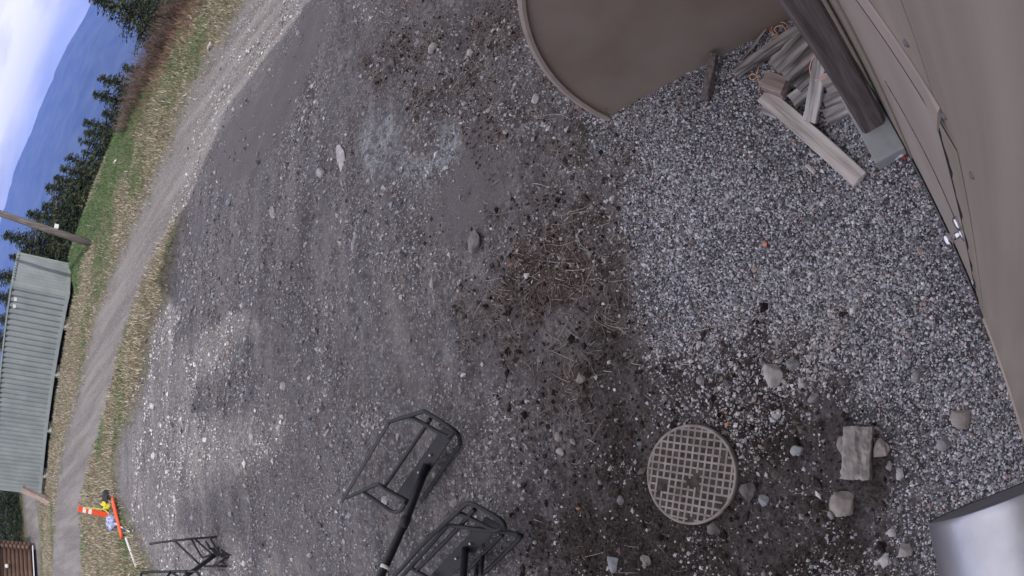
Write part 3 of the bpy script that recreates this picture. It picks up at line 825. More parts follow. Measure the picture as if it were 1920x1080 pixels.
F4 = {'bar':[(-.12,9.3,1.70),(0.082,9.300,1.731),(0.159,9.300,1.633),(0.212,9.300,1.578),(0.219,9.150,1.208),(0.211,9.000,0.884),(0.146,8.900,0.850),(-.15,8.75,0.80)],
 'strut_a':[(0.216,9.150,1.208),(0.0,9.0,1.42),(-.15,9.0,1.5)],
 'strut_b':[(0.216,9.150,1.193),(0.075,9.000,1.081),(-.15,8.9,.95)],
 'leg':[(0.214,9.05,1.012),(0.150,8.95,1.032),(-.05,8.9,1.0),(-.17,8.9,.9),(-.2,8.9,.28)],
 'leg2':[(-.15,8.75,.80),(-.22,8.75,.25)]}
def frame_obj(FD, label, R, flats=(), pole_r=.035, plate=True):
    zb = min(p[2] for v in FD.values() for p in v)
    c = FD.get('plate', FD['bar'] if 'bar' in FD else None)
    e = empty('steel_frame', (c[0][0], c[0][1], 0), label, 'metal frame', 'black steel frames stored in a row')
    for k_, pts in FD.items():
        if k_ == 'plate':
            nrm_ = (Vector(pts[1])-Vector(pts[0])).cross(Vector(pts[3])-Vector(pts[0])).normalized()*.012
            o = MB().prism(pts, (0, 0, 0), nrm_).build('plate', M['black'], e)
            c0 = (Vector(pts[0])+Vector(pts[1]))/2; c1 = (Vector(pts[2])+Vector(pts[3]))/2
            for t_ in (.35, .6):
                q = c0.lerp(c1, t_)+Vector((0, 0, .012))
                b_ = MB().tube([q, q+Vector((0, 0, .012))], [.013, .009], 8).build('bolt', M['galv'], None)
                b_.parent = o
        elif k_ == 'pole':
            rr = [pole_r]*len(pts)
            o = MB().tube(pts, rr, 12).build('pole', M['black'], e, True)
            if FD is F1:
                a = Vector(pts[2]); d = (Vector(pts[3])-Vector(pts[2])).normalized()
                MB().tube([a-d*.01, a+d*.022], pole_r*1.08, 14).build('white_band', M['white'], e, True)
                a = Vector(pts[1])
                MB().tube([a-d*.05, a+d*.05], pole_r*1.16, 12).build('collar', M['black'], e, True)
        elif k_ in flats:
            for p0, p1 in zip(pts[:-1], pts[1:]):
                MB().beam(p0, p1, .052, .010, (.1, .2, 1), .002).build('flat_bar', M['blackworn'] if k_ == 'bar_b' else M['black'], e)
        else:
            MB().tube(spline(pts, 5) if len(pts) > 2 else pts, R, 8).build('tube', M['black'], e, True)
    return e
frame_obj(F1, 'black steel frame with flat side bars, its pole marked by a white band', .019, ('bar_a', 'bar_b'), .036)
frame_obj(F2, 'black steel frame with bundled side tubes, right next to the white banded one', .019, (), .030)
frame_obj(F3, 'black steel frame standing upright far out in the yard near the orange gear', .020, (), .034)
frame_obj(F4, 'top of a black steel frame cut off by the bottom left edge', .020, (), .034)

# ------------------------------------------------------------------ shipping container
cont = empty('shipping_container', (11.19, 24.3, 1.48), 'long grey green corrugated shipping container beyond the road', 'container')
ld = Vector((-.542, .840, 0)).normalized(); wd = Vector((.840, .542, 0)).normalized()
C0 = Vector((11.19, 24.3, 1.48)); CL, CW, CH = 12.19, 2.44, 2.59
def CP(l, w, z): return tuple(C0+ld*l+wd*w+Vector((0, 0, z)))
def corrug(name, n, length, fn, z0, z1, depth, par):
    """trapezoid corrugation; fn(l, d, z) -> point"""
    v = []; f = []
    p = length/n; prof_ = []
    for i in range(n):
        b = i*p
        prof_ += [(b, 0), (b+p*.46, 0), (b+p*.60, depth), (b+p*.86, depth)]
    prof_.append((length, 0))
    for (l, d) in prof_:
        v += [fn(l, d, z0), fn(l, d, z1)]
    for i in range(len(prof_)-1):
        f.append((2*i, 2*i+1, 2*i+3, 2*i+2))
    mb = MB(); mb.v = v; mb.f = f
    return mb.build(name, M['cont'], par)
corrug('side_panel', 42, CL-.3, lambda l, d, z: CP(l+.15, .03+d, z), .16, CH-.06, .085, cont)
corrug('back_panel', 42, CL-.3, lambda l, d, z: CP(l+.15, CW-.03-d, z), .16, CH-.06, .036, cont)
corrug('end_panel', 9, CW-.3, lambda l, d, z: CP(.03+d, l+.15, z), .16, CH-.10, .03, cont)
corrug('far_end_panel', 9, CW-.3, lambda l, d, z: CP(CL-.03-d, l+.15, z), .16, CH-.06, .03, cont)
MB().prism([CP(.02, .02, CH-.05), CP(CL-.02, .02, CH-.05), CP(CL-.02, CW-.02, CH-.05), CP(.02, CW-.02, CH-.05)], (0, 0, 0), (0, 0, .03)).build('roof', M['cont'], cont)
MB().prism([CP(.1, .1, .12), CP(CL-.1, .1, .12), CP(CL-.1, CW-.1, .12), CP(.1, CW-.1, .12)], (0, 0, 0), (0, 0, .04)).build('floor', M['gap'], cont)
for w_ in (.03, CW-.03):
    MB().beam(CP(.1, w_, .08), CP(CL-.1, w_, .08), .06, .16).build('bottom_rail', M['contrail'], cont)
    MB().beam(CP(.1, w_, CH-.035), CP(CL-.1, w_, CH-.035), .06, .07).build('top_rail', M['contrail'], cont)
for l_ in (.03, CL-.03):
    MB().beam(CP(l_, .1, .08), CP(l_, CW-.1, .08), .06, .15).build('end_sill', M['contrail'], cont)
    MB().beam(CP(l_, .1, CH-.06), CP(l_, CW-.1, CH-.06), .06, .11).build('end_header', M['contrail'], cont)
for l_ in (.08, CL-.08):
    for w_ in (.08, CW-.08):
        MB().beam(CP(l_, w_, .118), CP(l_, w_, CH-.118), .15, .15, tuple(ld)).build('corner_post', M['contrail'], cont)
        for z_ in (0, CH-.115):
            c_ = MB().beam(CP(l_-.088, w_, z_+.0585), CP(l_+.088, w_, z_+.0585), .17, .117).build('corner_casting', M['contrail'], cont)
for i in range(10):
    MB().beam(CP(-.002, .3+i*.2, CH-.075), CP(-.006, .3+i*.2, CH-.075), .05, .05).build('lashing_hole', M['gap'], cont)
for (l_, z_, sz) in ((.75, 2.28, .16), (1.08, 2.28, .16)):
    MB().beam(CP(l_-sz/2, .022, z_), CP(l_+sz/2, .022, z_), .012, .13).build('vent_cover', M['white'], cont)
for l_ in (1.6, 4.2, 7.6, 10.8):
    for w_ in (.25, CW-.25):
        q = CP(l_, w_, 0)
        tag(MB().beam((q[0]-.25, q[1], 1.31), (q[0]+.25, q[1], 1.31), .3, .33, bev=.01).build('support_block', M['wood_grey']), 'weathered timber block under the grey green container', 'block', 'timber blocks under the container')

# ------------------------------------------------------------------ utility pole, leaning post, cabin
def gz(x, y): return float(terr(np.array([float(x)]), np.array([float(y)]))[0])
up_ = empty('utility_pole', (11.76, 20.96, gz(11.76, 20.96)), 'tall leaning wooden utility pole on the grass beside the container', 'pole')
b0 = Vector((11.76, 20.96, 1.0)); b1 = Vector((12.16, 21.0, 4.96)); dr = (b1-b0)/3.96
MB().tube([b0-dr*.3, b0+dr*2, b0+dr*5, b0+dr*8.6], [.13, .122, .112, .10], 16).build('shaft', M['pole'], up_, True)
q = b0+dr*1.72
MB().box((q.x+.05, q.y-.20, q.z-.09), (q.x+.21, q.y-.06, q.z+.07)).build('meter_box', M['white'], up_)
tag(MB().tube([(12.35, 20.7, gz(12.35, 20.7)-.1), (12.33, 20.72, gz(12.35, 20.7)+.33)], .02, 6).build('thin_stake', M['wood_dark']), 'thin dark stake in the green grass beside the utility pole', 'stake')
lp = board('leaning_log', (3.95, 32.4, 1.12), (4.55, 32.95, 2.55), .30, .26, M['wood_brown'], 'short split brown log leaning at the near end of the container', 'log', .02)

cab = empty('log_cabin', (-1, 42.5, 1.6), 'dark brown log cabin in the bottom left corner', 'cabin')
cz = 1.98
MB().box((-5.6, 40.05, 1.2), (2.02, 44.6, 1.72)).build('plinth', M['gap'], cab)  # near-black box painted as the shade in the gap under the logs
MB().box((-5.7, 39.90, 1.74), (2.25, 40.04, 1.80)).build('base_board', M['white'], cab)
for i in range(9):
    MB().tube([(-5.7, 40.15, cz+i*.255), (2.42, 40.15, cz+i*.255)], .133, 12).build('log', M['log'], cab, True)
    MB().tube([(2.12, 39.75, cz+.128+i*.255), (2.12, 44.6, cz+.128+i*.255)], .128, 12).build('log', M['log'], cab, True)
MB().prism([(-5.9, 39.5, 4.2), (-5.9, 45.1, 4.2), (-5.9, 42.3, 6.3)], (0, 0, 0), (8.7, 0, 0)).build('roof', M['roof'], cab)
MB().box((-5.6, 40.3, 1.73), (1.98, 44.4, 4.15)).build('inner_wall', M['log'], cab)
MB().tube([(.95, 39.98, 3.40), (.95, 39.86, 3.44), (.95, 39.74, 3.40)], [.05, .13, .10], 14).build('porch_lamp', M['white'], cab, True)

# ------------------------------------------------------------------ orange gear on the verge
def dropz(pts): return pts
g = empty('orange_marker_post', (1.83, 16.9, gz(1.83, 16.9)), 'upright orange post with two white bands on the grass verge', 'marker post')
g0 = Vector((1.825, 16.9, gz(1.83, 16.9)-.02)); g1 = Vector((1.968, 16.9, 1.60))
gd = (g1-g0)
MB().beam(g0, g1, .14, .07, (0, 1, 0), .015).build('post_body', M['orange'], g)
for t_ in (.66, .82):
    MB().beam(g0+gd*(t_-.045), g0+gd*(t_+.045), .146, .076, (0, 1, 0), .015).build('white_band', M['white'], g)
strap = [(1.985,16.83,1.45),(1.985,16.80,1.1),(1.96,16.80,.88),(1.82,16.75,.72),(1.77,16.60,.66),(1.86,16.50,.60),(1.98,16.38,.56)]
tag(MB().tube(spline(strap, 6), .018, 7).build('lime_rope', M['lime'], None, True), 'lime yellow rope hanging along the orange post', 'rope')
def gpt(x, y, h): return (x, y, gz(x, y)+h)
sl_ = MB().beam(gpt(2.19, 16.35, .07), gpt(1.20, 15.6, .06), .19, .045, (0, 0, 1), .012).build('orange_board', M['orange'])
tag(sl_, 'flat orange slat lying on the bare ground in front of the orange post', 'slat')
tag(MB().beam(gpt(1.15, 15.32, .06), gpt(.46, 14.55, .05), .05, .05, (0, 0, 1), .008).build('white_pole', M['white']), 'white pole lying on the dirt beyond the orange slat', 'pole')
rd_ = empty('striped_rod', (1.5, 16.0, gz(1.5, 16)), 'thin blue and white rod crossing over the orange slat', 'rod')
ra = Vector(gpt(1.63, 16.3, .16)); rb_ = Vector(gpt(1.29, 15.15, .03))
M['rodblue'] = simple_mat('rod_blue', (.12, .16, .42), rough=.4)
for i in range(6):
    MB().tube([ra.lerp(rb_, i/6), ra.lerp(rb_, (i+1)/6)], .018, 8).build('rod_section', M['rodblue'] if i % 2 == 0 else M['white'], rd_, True)

def lump(name, loc, size, mat, seed, label, cat, sub=3, amp=.35, flat=.0, smooth=True, group=None, freq=2.2, cuts=0):
    r_ = np.random.default_rng(seed)
    bm = bmesh.new(); bmesh.ops.create_icosphere(bm, subdivisions=sub, radius=1)
    P = np.array([v.co for v in bm.verts])
    offs = r_.uniform(0, 50, 3)
    nz_ = (fbm(P[:, 0]*freq+offs[0]+P[:, 2]*1.7, P[:, 1]*freq+offs[1]-P[:, 2]*1.3, 3, 15)-.5)*2
    P = P*(1+amp*nz_)[:, None]
    for c in range(cuts):
        nv_ = r_.normal(size=3); nv_ /= np.linalg.norm(nv_)
        dd = P@nv_; lim = r_.uniform(.5, .78)
        ov = np.maximum(dd-lim, 0); P = P-ov[:, None]*nv_*.93
    P[:, 2] = np.maximum(P[:, 2], -.45)
    for v, p in zip(bm.verts, P*np.array(size)): v.co = p
    me = bpy.data.meshes.new(name); bm.to_mesh(me); bm.free()
    if smooth: me.shade_smooth()
    me.materials.append(mat)
    o = bpy.data.objects.new(name, me); o.location = loc
    link(o)
    if label: tag(o, label, cat, group)
    return o
lump('tarp_bundle', gpt(1.62, 16.45, .10), (.20, .18, .16), M['bluewhite'], 5, 'crumpled blue and white bundle at the foot of the orange post', 'bundle', 3, .6)
lump('yellow_bag', gpt(2.12, 17.0, .12), (.12, .09, .15), M['yellow'], 26, 'small yellow bag on the grass behind the orange post', 'bag', 3, .9, 0, False)
lump('black_sack', gpt(2.25, 17.15, .09), (.34, .26, .16), M['blacksack'], 7, 'black sack lying behind the yellow bag', 'sack', 3, .5)  # low near-black lump on the grass
rb = empty('red_white_litter', (1.585, -.10, .02), 'crumpled red and white packet at the corner of the slab', 'packet')
o = lump('packet', (0, .01, .012), (.042, .034, .026), M['white'], 8, None, None, 2, .7); o.parent = rb
o = lump('red_flap', (-.035, -.014, .0), (.03, .012, .012), M['red'], 9, None, None, 2, .6); o.parent = rb
tag(lump('orange_chip', gpt(1.47, .933, .012), (.018, .015, .006), M['chip'], 10, None, None, 2, .7), 'small bright orange scrap alone on the gravel', 'scrap')

# ------------------------------------------------------------------ rocks
def rock_mat(name, c1, c2, s=9):
    return simple_mat(name, c1, c2, s, .9, bump=.006, bscale=34, detail=8, spec=.2)
RM = {'pale': rock_mat('pale_rock', (.27, .25, .235), (.46, .44, .43)),
      'grey': rock_mat('grey_rock', (.17, .165, .17), (.33, .32, .33)),
      'tan': rock_mat('tan_rock', (.21, .18, .165), (.37, .335, .31)),
      'dark': rock_mat('dirty_rock', (.06, .054, .052), (.19, .175, .17)),
      'white': rock_mat('whitish_rock', (.36, .35, .36), (.55, .54, .55)),
      'blue': rock_mat('bluish_rock', (.2, .21, .225), (.38, .395, .415))}
BIG = [  # x, y, radial size, lateral size, angle, material, cuts, label
 (0.69,1.16,.137,.163,2.80,'pale',5,'largest pale angular rock between the gravel and the manhole'),
 (0.70,1.03,.090,.077,2.79,'grey',2,'rounded grey rock touching the largest pale rock on the gravel side'),
 (0.82,1.64,.067,.069,2.81,'grey',1,'round pale cobble alone in the dark soil above the manhole'),
 (0.46,0.96,.080,.070,2.82,'grey',4,'lumpy grey stone cluster below the largest pale rock'),
 (0.44,1.20,.075,.055,2.84,'pale',3,'flat pale stone between the largest rock and the manhole'),
 (0.20,1.15,.080,.070,2.87,'blue',1,'smooth bluish cobble right of the manhole cover'),
 (0.04,0.65,.112,.115,2.78,'tan',1,'round tan cobble beside the broken concrete block'),
 (0.13,0.88,.055,.104,2.86,'tan',3,'narrow wedge stone on the manhole side of the concrete block'),
 (-0.19,0.95,.149,.155,2.91,'tan',3,'large tan boulder below the broken concrete block'),
 (-0.24,1.04,.045,.069,2.92,'grey',4,'thin sharp flake next to the large tan boulder'),
 (-0.13,0.59,.060,.057,2.88,'white',1,'small whitish round stone right of the concrete block'),
 (-0.07,0.64,.038,.060,2.87,'blue',3,'slim bluish stone between the tan cobble and the whitish stone'),
 (0.04,0.16,.135,.103,2.83,'tan',6,'sharp angular rock lying near the wall on the gravel'),
 (-0.05,0.30,.090,.082,2.85,'grey',2,'dull grey cobble beside the sharp angular rock near the wall'),
 (0.35,0.33,.070,.065,2.79,'grey',3,'grey stone alone on the gravel above the angular rock'),
 (-0.56,0.67,.084,.105,2.88,'pale',3,'pale rough rock at the bottom edge near the metal duct'),
 (-0.57,0.79,.075,.075,2.96,'white',3,'whitish stone at the bottom edge left of the pale rough rock'),
 (-0.44,0.72,.047,.048,2.93,'white',1,'small white pebble above the two stones at the bottom edge'),
 (-0.22,2.60,.100,.150,3.01,'blue',6,'blue grey triangular stone at the bottom edge left of the manhole'),
 (-0.23,2.36,.085,.092,3.00,'tan',2,'pair of tan stones at the bottom edge below the manhole'),
 (0.68,2.88,.070,.064,2.90,'pale',1,'pale egg shaped stone between the frames and the manhole'),
 (0.80,2.86,.070,.078,2.88,'tan',3,'tan stone just above the pale egg shaped stone'),
 (1.16,2.55,.095,.079,2.81,'tan',4,'dusty tan stone among twigs above the pale egg shaped stone'),
 (2.72,3.36,.150,.225,2.83,'grey',3,'elongated grey rock at the edge of the smooth mud patch'),
 (2.61,3.98,.110,.113,2.71,'pale',2,'pale round rock left of the elongated grey rock'),
 (5.82,4.30,.200,.200,3.12,'dark',1,'dark round rock near the top edge of the yard'),
 (5.36,3.46,.130,.133,3.09,'pale',1,'pale cobble near the top edge right of the dark rock'),
 (3.69,2.33,.090,.085,2.93,'white',2,'white stone on dark soil near the arched shelter'),
 (5.12,5.50,.170,.43,3.30,'white',2,'long whitish flat stone in the upper middle of the yard'),
 (3.72,5.27,.100,.236,3.2,'blue',2,'long bluish flat stone below the long whitish one'),
 (5.43,7.46,.130,.22,-2.99,'pale',2,'pale stone by the wheel tracks near the road shadow'),
 (2.57,7.27,.110,.128,2.84,'white',2,'whitish pointed stone above two small stones in mid yard'),
 (12.38,10.83,.22,.214,3.14,'pale',2,'pale boulder in the dry grass across the road at the top'),
 (0.71,5.16,.100,.098,2.97,'white',2,'pale stone lying inside the black steel frame'),
 (0.53,4.16,.083,.084,2.46,'pale',2,'pale stone between the two nearest black steel frames'),
 (0.96,3.63,.075,.072,2.89,'tan',2,'tan stone right of the black steel frame with the white band'),
 (-0.04,1.44,.073,.079,2.92,'blue',4,'small triangular blue stone right of the manhole edge'),
 (0.06,1.52,.115,.120,2.75,'dark',4,'dirty mossy lump touching the manhole cover'),
 (0.49,0.75,.078,.061,2.80,'dark',4,'dirty clod like stone on the gravel edge above the concrete block'),
 (-0.11,1.80,.085,.105,2.74,'dark',4,'dirty stone pressed against the lower rim of the manhole'),
 (3.87,13.31,.16,.170,-3.12,'white',2,'white stone under the bank by the road verge'),
 (2.80,13.47,.15,.149,2.94,'white',2,'white stone on the pale dirt above the orange slat'),
 (13.46,18.06,.25,.176,-3.14,'white',1,'white rock on the green slope beneath the trees'),
]
for i, (x, y, u, v, ang, mk, cuts, lab) in enumerate(BIG):
    u = min(u, v*1.35); h = .62*min(u, v)
    if 'flat' in lab: h *= .4
    z = gz(x, y)
    o = lump('rock', (x, y, z+h*.16), (v*.56, u*.56, h*.62), RM[mk], 100+i, lab, 'rock', 3, .34, 0, False, None, 1.5, cuts+4)
    o.rotation_euler = (random.uniform(-.12, .12), random.uniform(-.12, .12), ang)
# broken concrete block
cb = MB(); nu, nv_ = 14, 9
def cbp(i, j):
    lx = -.133+.266*i/nu; ly = -.075+.15*j/nv_
    groove = -.016*math.exp(-((ly-.022-.012*math.sin(lx*30))/.011)**2)
    ed = .004*math.sin(i*2.1+j)+random.uniform(-.004, .004)
    if i in (0, nu): lx += random.uniform(-.006, .006)
    if j in (0, nv_): ly += random.uniform(-.005, .005)
    return (lx, ly, .055+groove+ed*.7-(.008 if (i in (0, nu) or j in (0, nv_)) else 0))
grid = [[cbp(i, j) for j in range(nv_+1)] for i in range(nu+1)]
for i in range(nu+1):
    for j in range(nv_+1): cb.v.append(grid[i][j])
for i in range(nu):
    for j in range(nv_):
        a = i*(nv_+1)+j; cb.f.append((a, a+nv_+1, a+nv_+2, a+1))
border = [(i, 0) for i in range(nu+1)]+[(nu, j) for j in range(1, nv_+1)]+[(i, nv_) for i in range(nu-1, -1, -1)]+[(0, j) for j in range(nv_-1, 0, -1)]
k0 = len(cb.v)
for (i, j) in border: p = grid[i][j]; cb.v.append((p[0]*1.03, p[1]*1.03, -.03))
for q in range(len(border)):
    r2 = (q+1) % len(border)
    a = border[q][0]*(nv_+1)+border[q][1]; b = border[r2][0]*(nv_+1)+border[r2][1]
    cb.f.append((a, b, k0+r2, k0+q))
cbo = cb.build('broken_block', rock_mat('rough_concrete', (.20, .18, .17), (.37, .34, .325), 14))
cbo.scale = (1.12, 1.14, 1.1)
cbo.location = (.065, .79, gz(.065, .79)); cbo.rotation_euler = (.03, -.02, 2.80)
tag(cbo, 'rectangular broken concrete block with a groove lying in dark soil', 'block')

# small stones one can still pick out, shared meshes
protos = []
for k in range(8):
    o = lump('stone', (0, 0, 0), (.5, .42, .34), None, 300+k, None, None, 2, .35, 0, False, None, 1.6, 3+k % 4)
    protos.append(o.data); bpy.data.objects.remove(o)
SM = [(0.86,1.06,.045),(0.73,2.76,.06),(2.29,7.13,.10),(2.23,6.90,.09),(6.55,9.04,.18),(6.78,5.40,.17),(0.72,0.78,.05),(0.23,1.41,.045),(2.65,5.35,.08),(5.20,5.96,.2),(-0.19,1.28,.04),(-0.24,1.47,.045),(-0.31,0.63,.042),(0.12,2.07,.042),(4.54,7.61,.16),(2.09,8.29,.15),(1.65,8.67,.13),(1.06,2.03,.045),(0.38,2.59,.045)]
tries = 0
while len(SM) < 190 and tries < 20000:
    tries += 1
    x = random.uniform(-1.0, 8.5); y = random.uniform(.4, 12)
    if x < 0 and y > 4: continue
    if y < 1.9 and x > 1.0 and random.random() < .8: continue
    if math.hypot(x-.255, y-1.87) < .37: continue
    s = .96*x+.27*y
    if s > 11: continue
    d_ = math.hypot(x, math.hypot(y, 3.6))
    if random.random() > .9-.04*d_: continue
    SM.append((x, y, random.uniform(.028, .05)*(.6+d_*.12)*random.choice((1, 1, 1, 1.5))))
keys = ['pale', 'grey', 'grey', 'tan', 'blue', 'pale', 'white', 'grey']
for i, (x, y, s) in enumerate(SM):
    me = protos[i % 8]
    o = bpy.data.objects.new('stone', me)
    if len(me.materials) == 0 or me.materials[0] is None:
        me.materials.clear(); me.materials.append(RM['pale'])
    o.location = (x, y, gz(x, y)+s*.06); o.scale = (s*random.uniform(.85, 1.25), s*random.uniform(.8, 1.1), s*random.uniform(.7, 1))
    o.rotation_euler = (random.uniform(-.3, .3), random.uniform(-.3, .3), random.uniform(0, 6.28))
    link(o)
    o.material_slots[0].link = 'OBJECT'; o.material_slots[0].material = RM[keys[(i*5+i//8) % 8]]
    kn = {'pale': 'pale', 'grey': 'grey', 'white': 'whitish', 'tan': 'tan', 'blue': 'bluish'}[keys[(i*5+i//8) % 8]]
    if y < 2.2 and x > 1.0: pl = 'on the gravel towards the arched shelter'
    elif y < 1.0: pl = 'on the soil between manhole and wall'
    elif math.hypot(x-.255, y-1.87) < .8: pl = 'in the dark soil close around the manhole cover'
    elif x < .3 and y < 3.6: pl = 'in the dark soil near the bottom edge left of the manhole'
    elif x < 1.6 and y > 3.3 and y < 6.2: pl = 'on the dirt around the black steel frames'
    elif y < 3.6 and x < 3.2: pl = 'in the strip of dry stalks'
    elif x > 4.6 and y < 5.2: pl = 'near the top edge of the yard'
    elif y > 8.6: pl = 'far out in the yard near the road verge'
    elif x > 3.6: pl = 'in the upper middle of the yard beside the pale silt'
    else: pl = 'in the middle of the yard left of the stalks'
    tag(o, 'small %s loose stone %s' % (kn, pl), 'stone', 'small %s stones %s' % (kn, pl))

# ------------------------------------------------------------------ gravel, clods, twigs: real geometry, uncountable
ph = (1+5**.5)/2
ICO_V = np.array([(-1,ph,0),(1,ph,0),(-1,-ph,0),(1,-ph,0),(0,-1,ph),(0,1,ph),(0,-1,-ph),(0,1,-ph),(ph,0,-1),(ph,0,1),(-ph,0,-1),(-ph,0,1)])/math.sqrt(1+ph*ph)
ICO_F = np.array([(0,11,5),(0,5,1),(0,1,7),(0,7,10),(0,10,11),(1,5,9),(5,11,4),(11,10,2),(10,7,6),(7,1,8),(3,9,4),(3,4,2),(3,2,6),(3,6,8),(3,8,9),(4,9,5),(2,4,11),(6,2,10),(8,6,7),(9,8,1)])
OCT_V = np.array([(1,0,0),(-1,0,0),(0,1,0),(0,-1,0),(0,0,1),(0,0,-1)], float)
OCT_F = np.array([(0,2,4),(2,1,4),(1,3,4),(3,0,4),(2,0,5),(1,2,5),(3,1,5),(0,3,5)])
def stone_cloud(name, x, y, size, cols, mat, ico=True, sink=.25, jit=.28, zlift=None):
    BV, BF = (ICO_V, ICO_F) if ico else (OCT_V, OCT_F)
    n = len(x); nv = len(BV)
    r = rng.uniform(1-jit, 1+jit, (n, nv, 1))
    P = BV[None]*r
    P = P*(size[:, None, None]*.5*np.stack([rng.uniform(.75, 1.3, n), rng.uniform(.75, 1.15, n), rng.uniform(.55, .9, n)], 1)[:, None, :])
    # random orientation: yaw and a tilt
    a = rng.uniform(0, 2*np.pi, n); b = rng.uniform(-.9, .9, n)
    ca, sa, cb_, sb = np.cos(a), np.sin(a), np.cos(b), np.sin(b)
    X, Y, Z = P[..., 0], P[..., 1], P[..., 2]
    Y2 = Y*cb_[:, None]-Z*sb[:, None]; Z2 = Y*sb[:, None]+Z*cb_[:, None]
    X3 = X*ca[:, None]-Y2*sa[:, None]; Y3 = X*sa[:, None]+Y2*ca[:, None]
    z0 = terr(x, y)+size*(.5-sink)*.6
    if zlift is not None: z0 = z0+zlift
    W_ = np.stack([X3+x[:, None], Y3+y[:, None], Z2+z0[:, None]], 2).reshape(-1, 3)
    Fx = (BF[None]+(np.arange(n)*nv)[:, None, None]).reshape(-1, 3)
    me = np_mesh(name, W_, Fx, mat, np.repeat(cols, nv, 0), False)
    return link(bpy.data.objects.new(name, me))
def palette(n, cols, w, dv=.18):
    cols = np.array(cols); k = rng.choice(len(cols), n, p=np.array(w)/sum(w))
    return np.clip(cols[k]*rng.uniform(1-dv, 1+dv, (n, 1)), 0, 1)
stone_m = tint_mat('gravel_stone', .88, .22, 90, .25)
GP = [(.62,.62,.65),(.44,.44,.47),(.28,.28,.305),(.17,.17,.19),(.075,.075,.088),(.36,.31,.295),(.40,.27,.25)]
def clear_of(x, y):
    ok = np.hypot(x-.255, y-1.87) > .335
    ok &= ~((x > 1.55) & (x < 2.06) & (y < .068))
    ok &= (y > -.145)
    ok &= ~((x > 3.05-(.104*(1.73-y))) & (y < 1.74) & (y > -.2))
    return ok
N_ = 175000
x = rng.uniform(-1.0, 3.4, N_); y = rng.uniform(-.14, 2.2, N_)
zz = zone('gravel', x, y, .26, .24)
thin = .62+.38*np.clip((fbm(x*2.0, y*2.0, 4, 77)-.34)*6, 0, 1)
keep = (rng.random(N_) < zz*thin) & clear_of(x, y)
x, y = x[keep], y[keep]; n = len(x)
sz = rng.lognormal(math.log(.0118), .38, n).clip(.006, .040)
o = stone_cloud('gravel', x, y, sz, palette(n, GP, [.20,.25,.2,.17,.1,.05,.015]), stone_m, False, .2)
tag(o, 'blue grey and white crushed gravel along the wall', 'gravel', kind='stuff')
# thinner stones over the rest of the yard, fewer and larger further out
N_ = 270000
r_ = 1.0+14.5*rng.random(N_)**1.35; th = np.radians(rng.uniform(-38, 72, N_))
x = r_*np.sin(th); y = r_*np.cos(th)
zs = zones_at(x, y)
dens = (.62+.38*fbm(x*1.1, y*1.1, 3, 91))*(1-.88*zs['mud'])*(1-zs['gravel']*.7)*(1-.35*zs['road'])*(1-.9*zs['grass'])*(1-.25*zs['twig'])
dens *= np.clip((fbm(x*1.3+9, y*1.3, 4, 95)-.36)*4.2, .08, 1)
keep = (rng.random(N_) < dens*.8) & clear_of(x, y) & (.96*x+.27*y < 14)
x, y = x[keep], y[keep]; n = len(x)
dd = np.sqrt(x*x+y*y+13)
sz = rng.lognormal(math.log(.0108), .55, n).clip(.005, .055)*(.45+dd*.145)
o = stone_cloud('yard_stones', x, y, sz, palette(n, [(.58,.56,.57),(.38,.365,.37),(.24,.23,.235),(.12,.113,.118),(.34,.29,.265),(.40,.43,.47),(.42,.22,.16)], [.24,.24,.2,.16,.10,.09,.01]), stone_m, False, .32)
tag(o, 'small mixed stones strewn over the dirt yard', 'stones', kind='stuff')
# soil clods in the dark soil and the twig strip
N_ = 85000
x = rng.uniform(-1.5, 6.5, N_); y = rng.uniform(.2, 5.0, N_)
zs = zones_at(x, y)
keep = (rng.random(N_) < np.clip(zs['dark']*.85+zs['twig']*.8, 0, 1)) & clear_of(x, y)
x, y = x[keep], y[keep]; n = len(x)
sz = rng.lognormal(math.log(.0135), .62, n).clip(.005, .085)
soil_m = tint_mat('soil_clod', .95, .35, 120, .1)
o = stone_cloud('soil_clods', x, y, sz, palette(n, [(.074,.058,.052),(.046,.036,.033),(.125,.103,.094),(.024,.019,.018)], [.4,.3,.15,.2]), soil_m, False, .35)
tag(o, 'dark crumbly soil clods around the manhole', 'soil', kind='stuff')

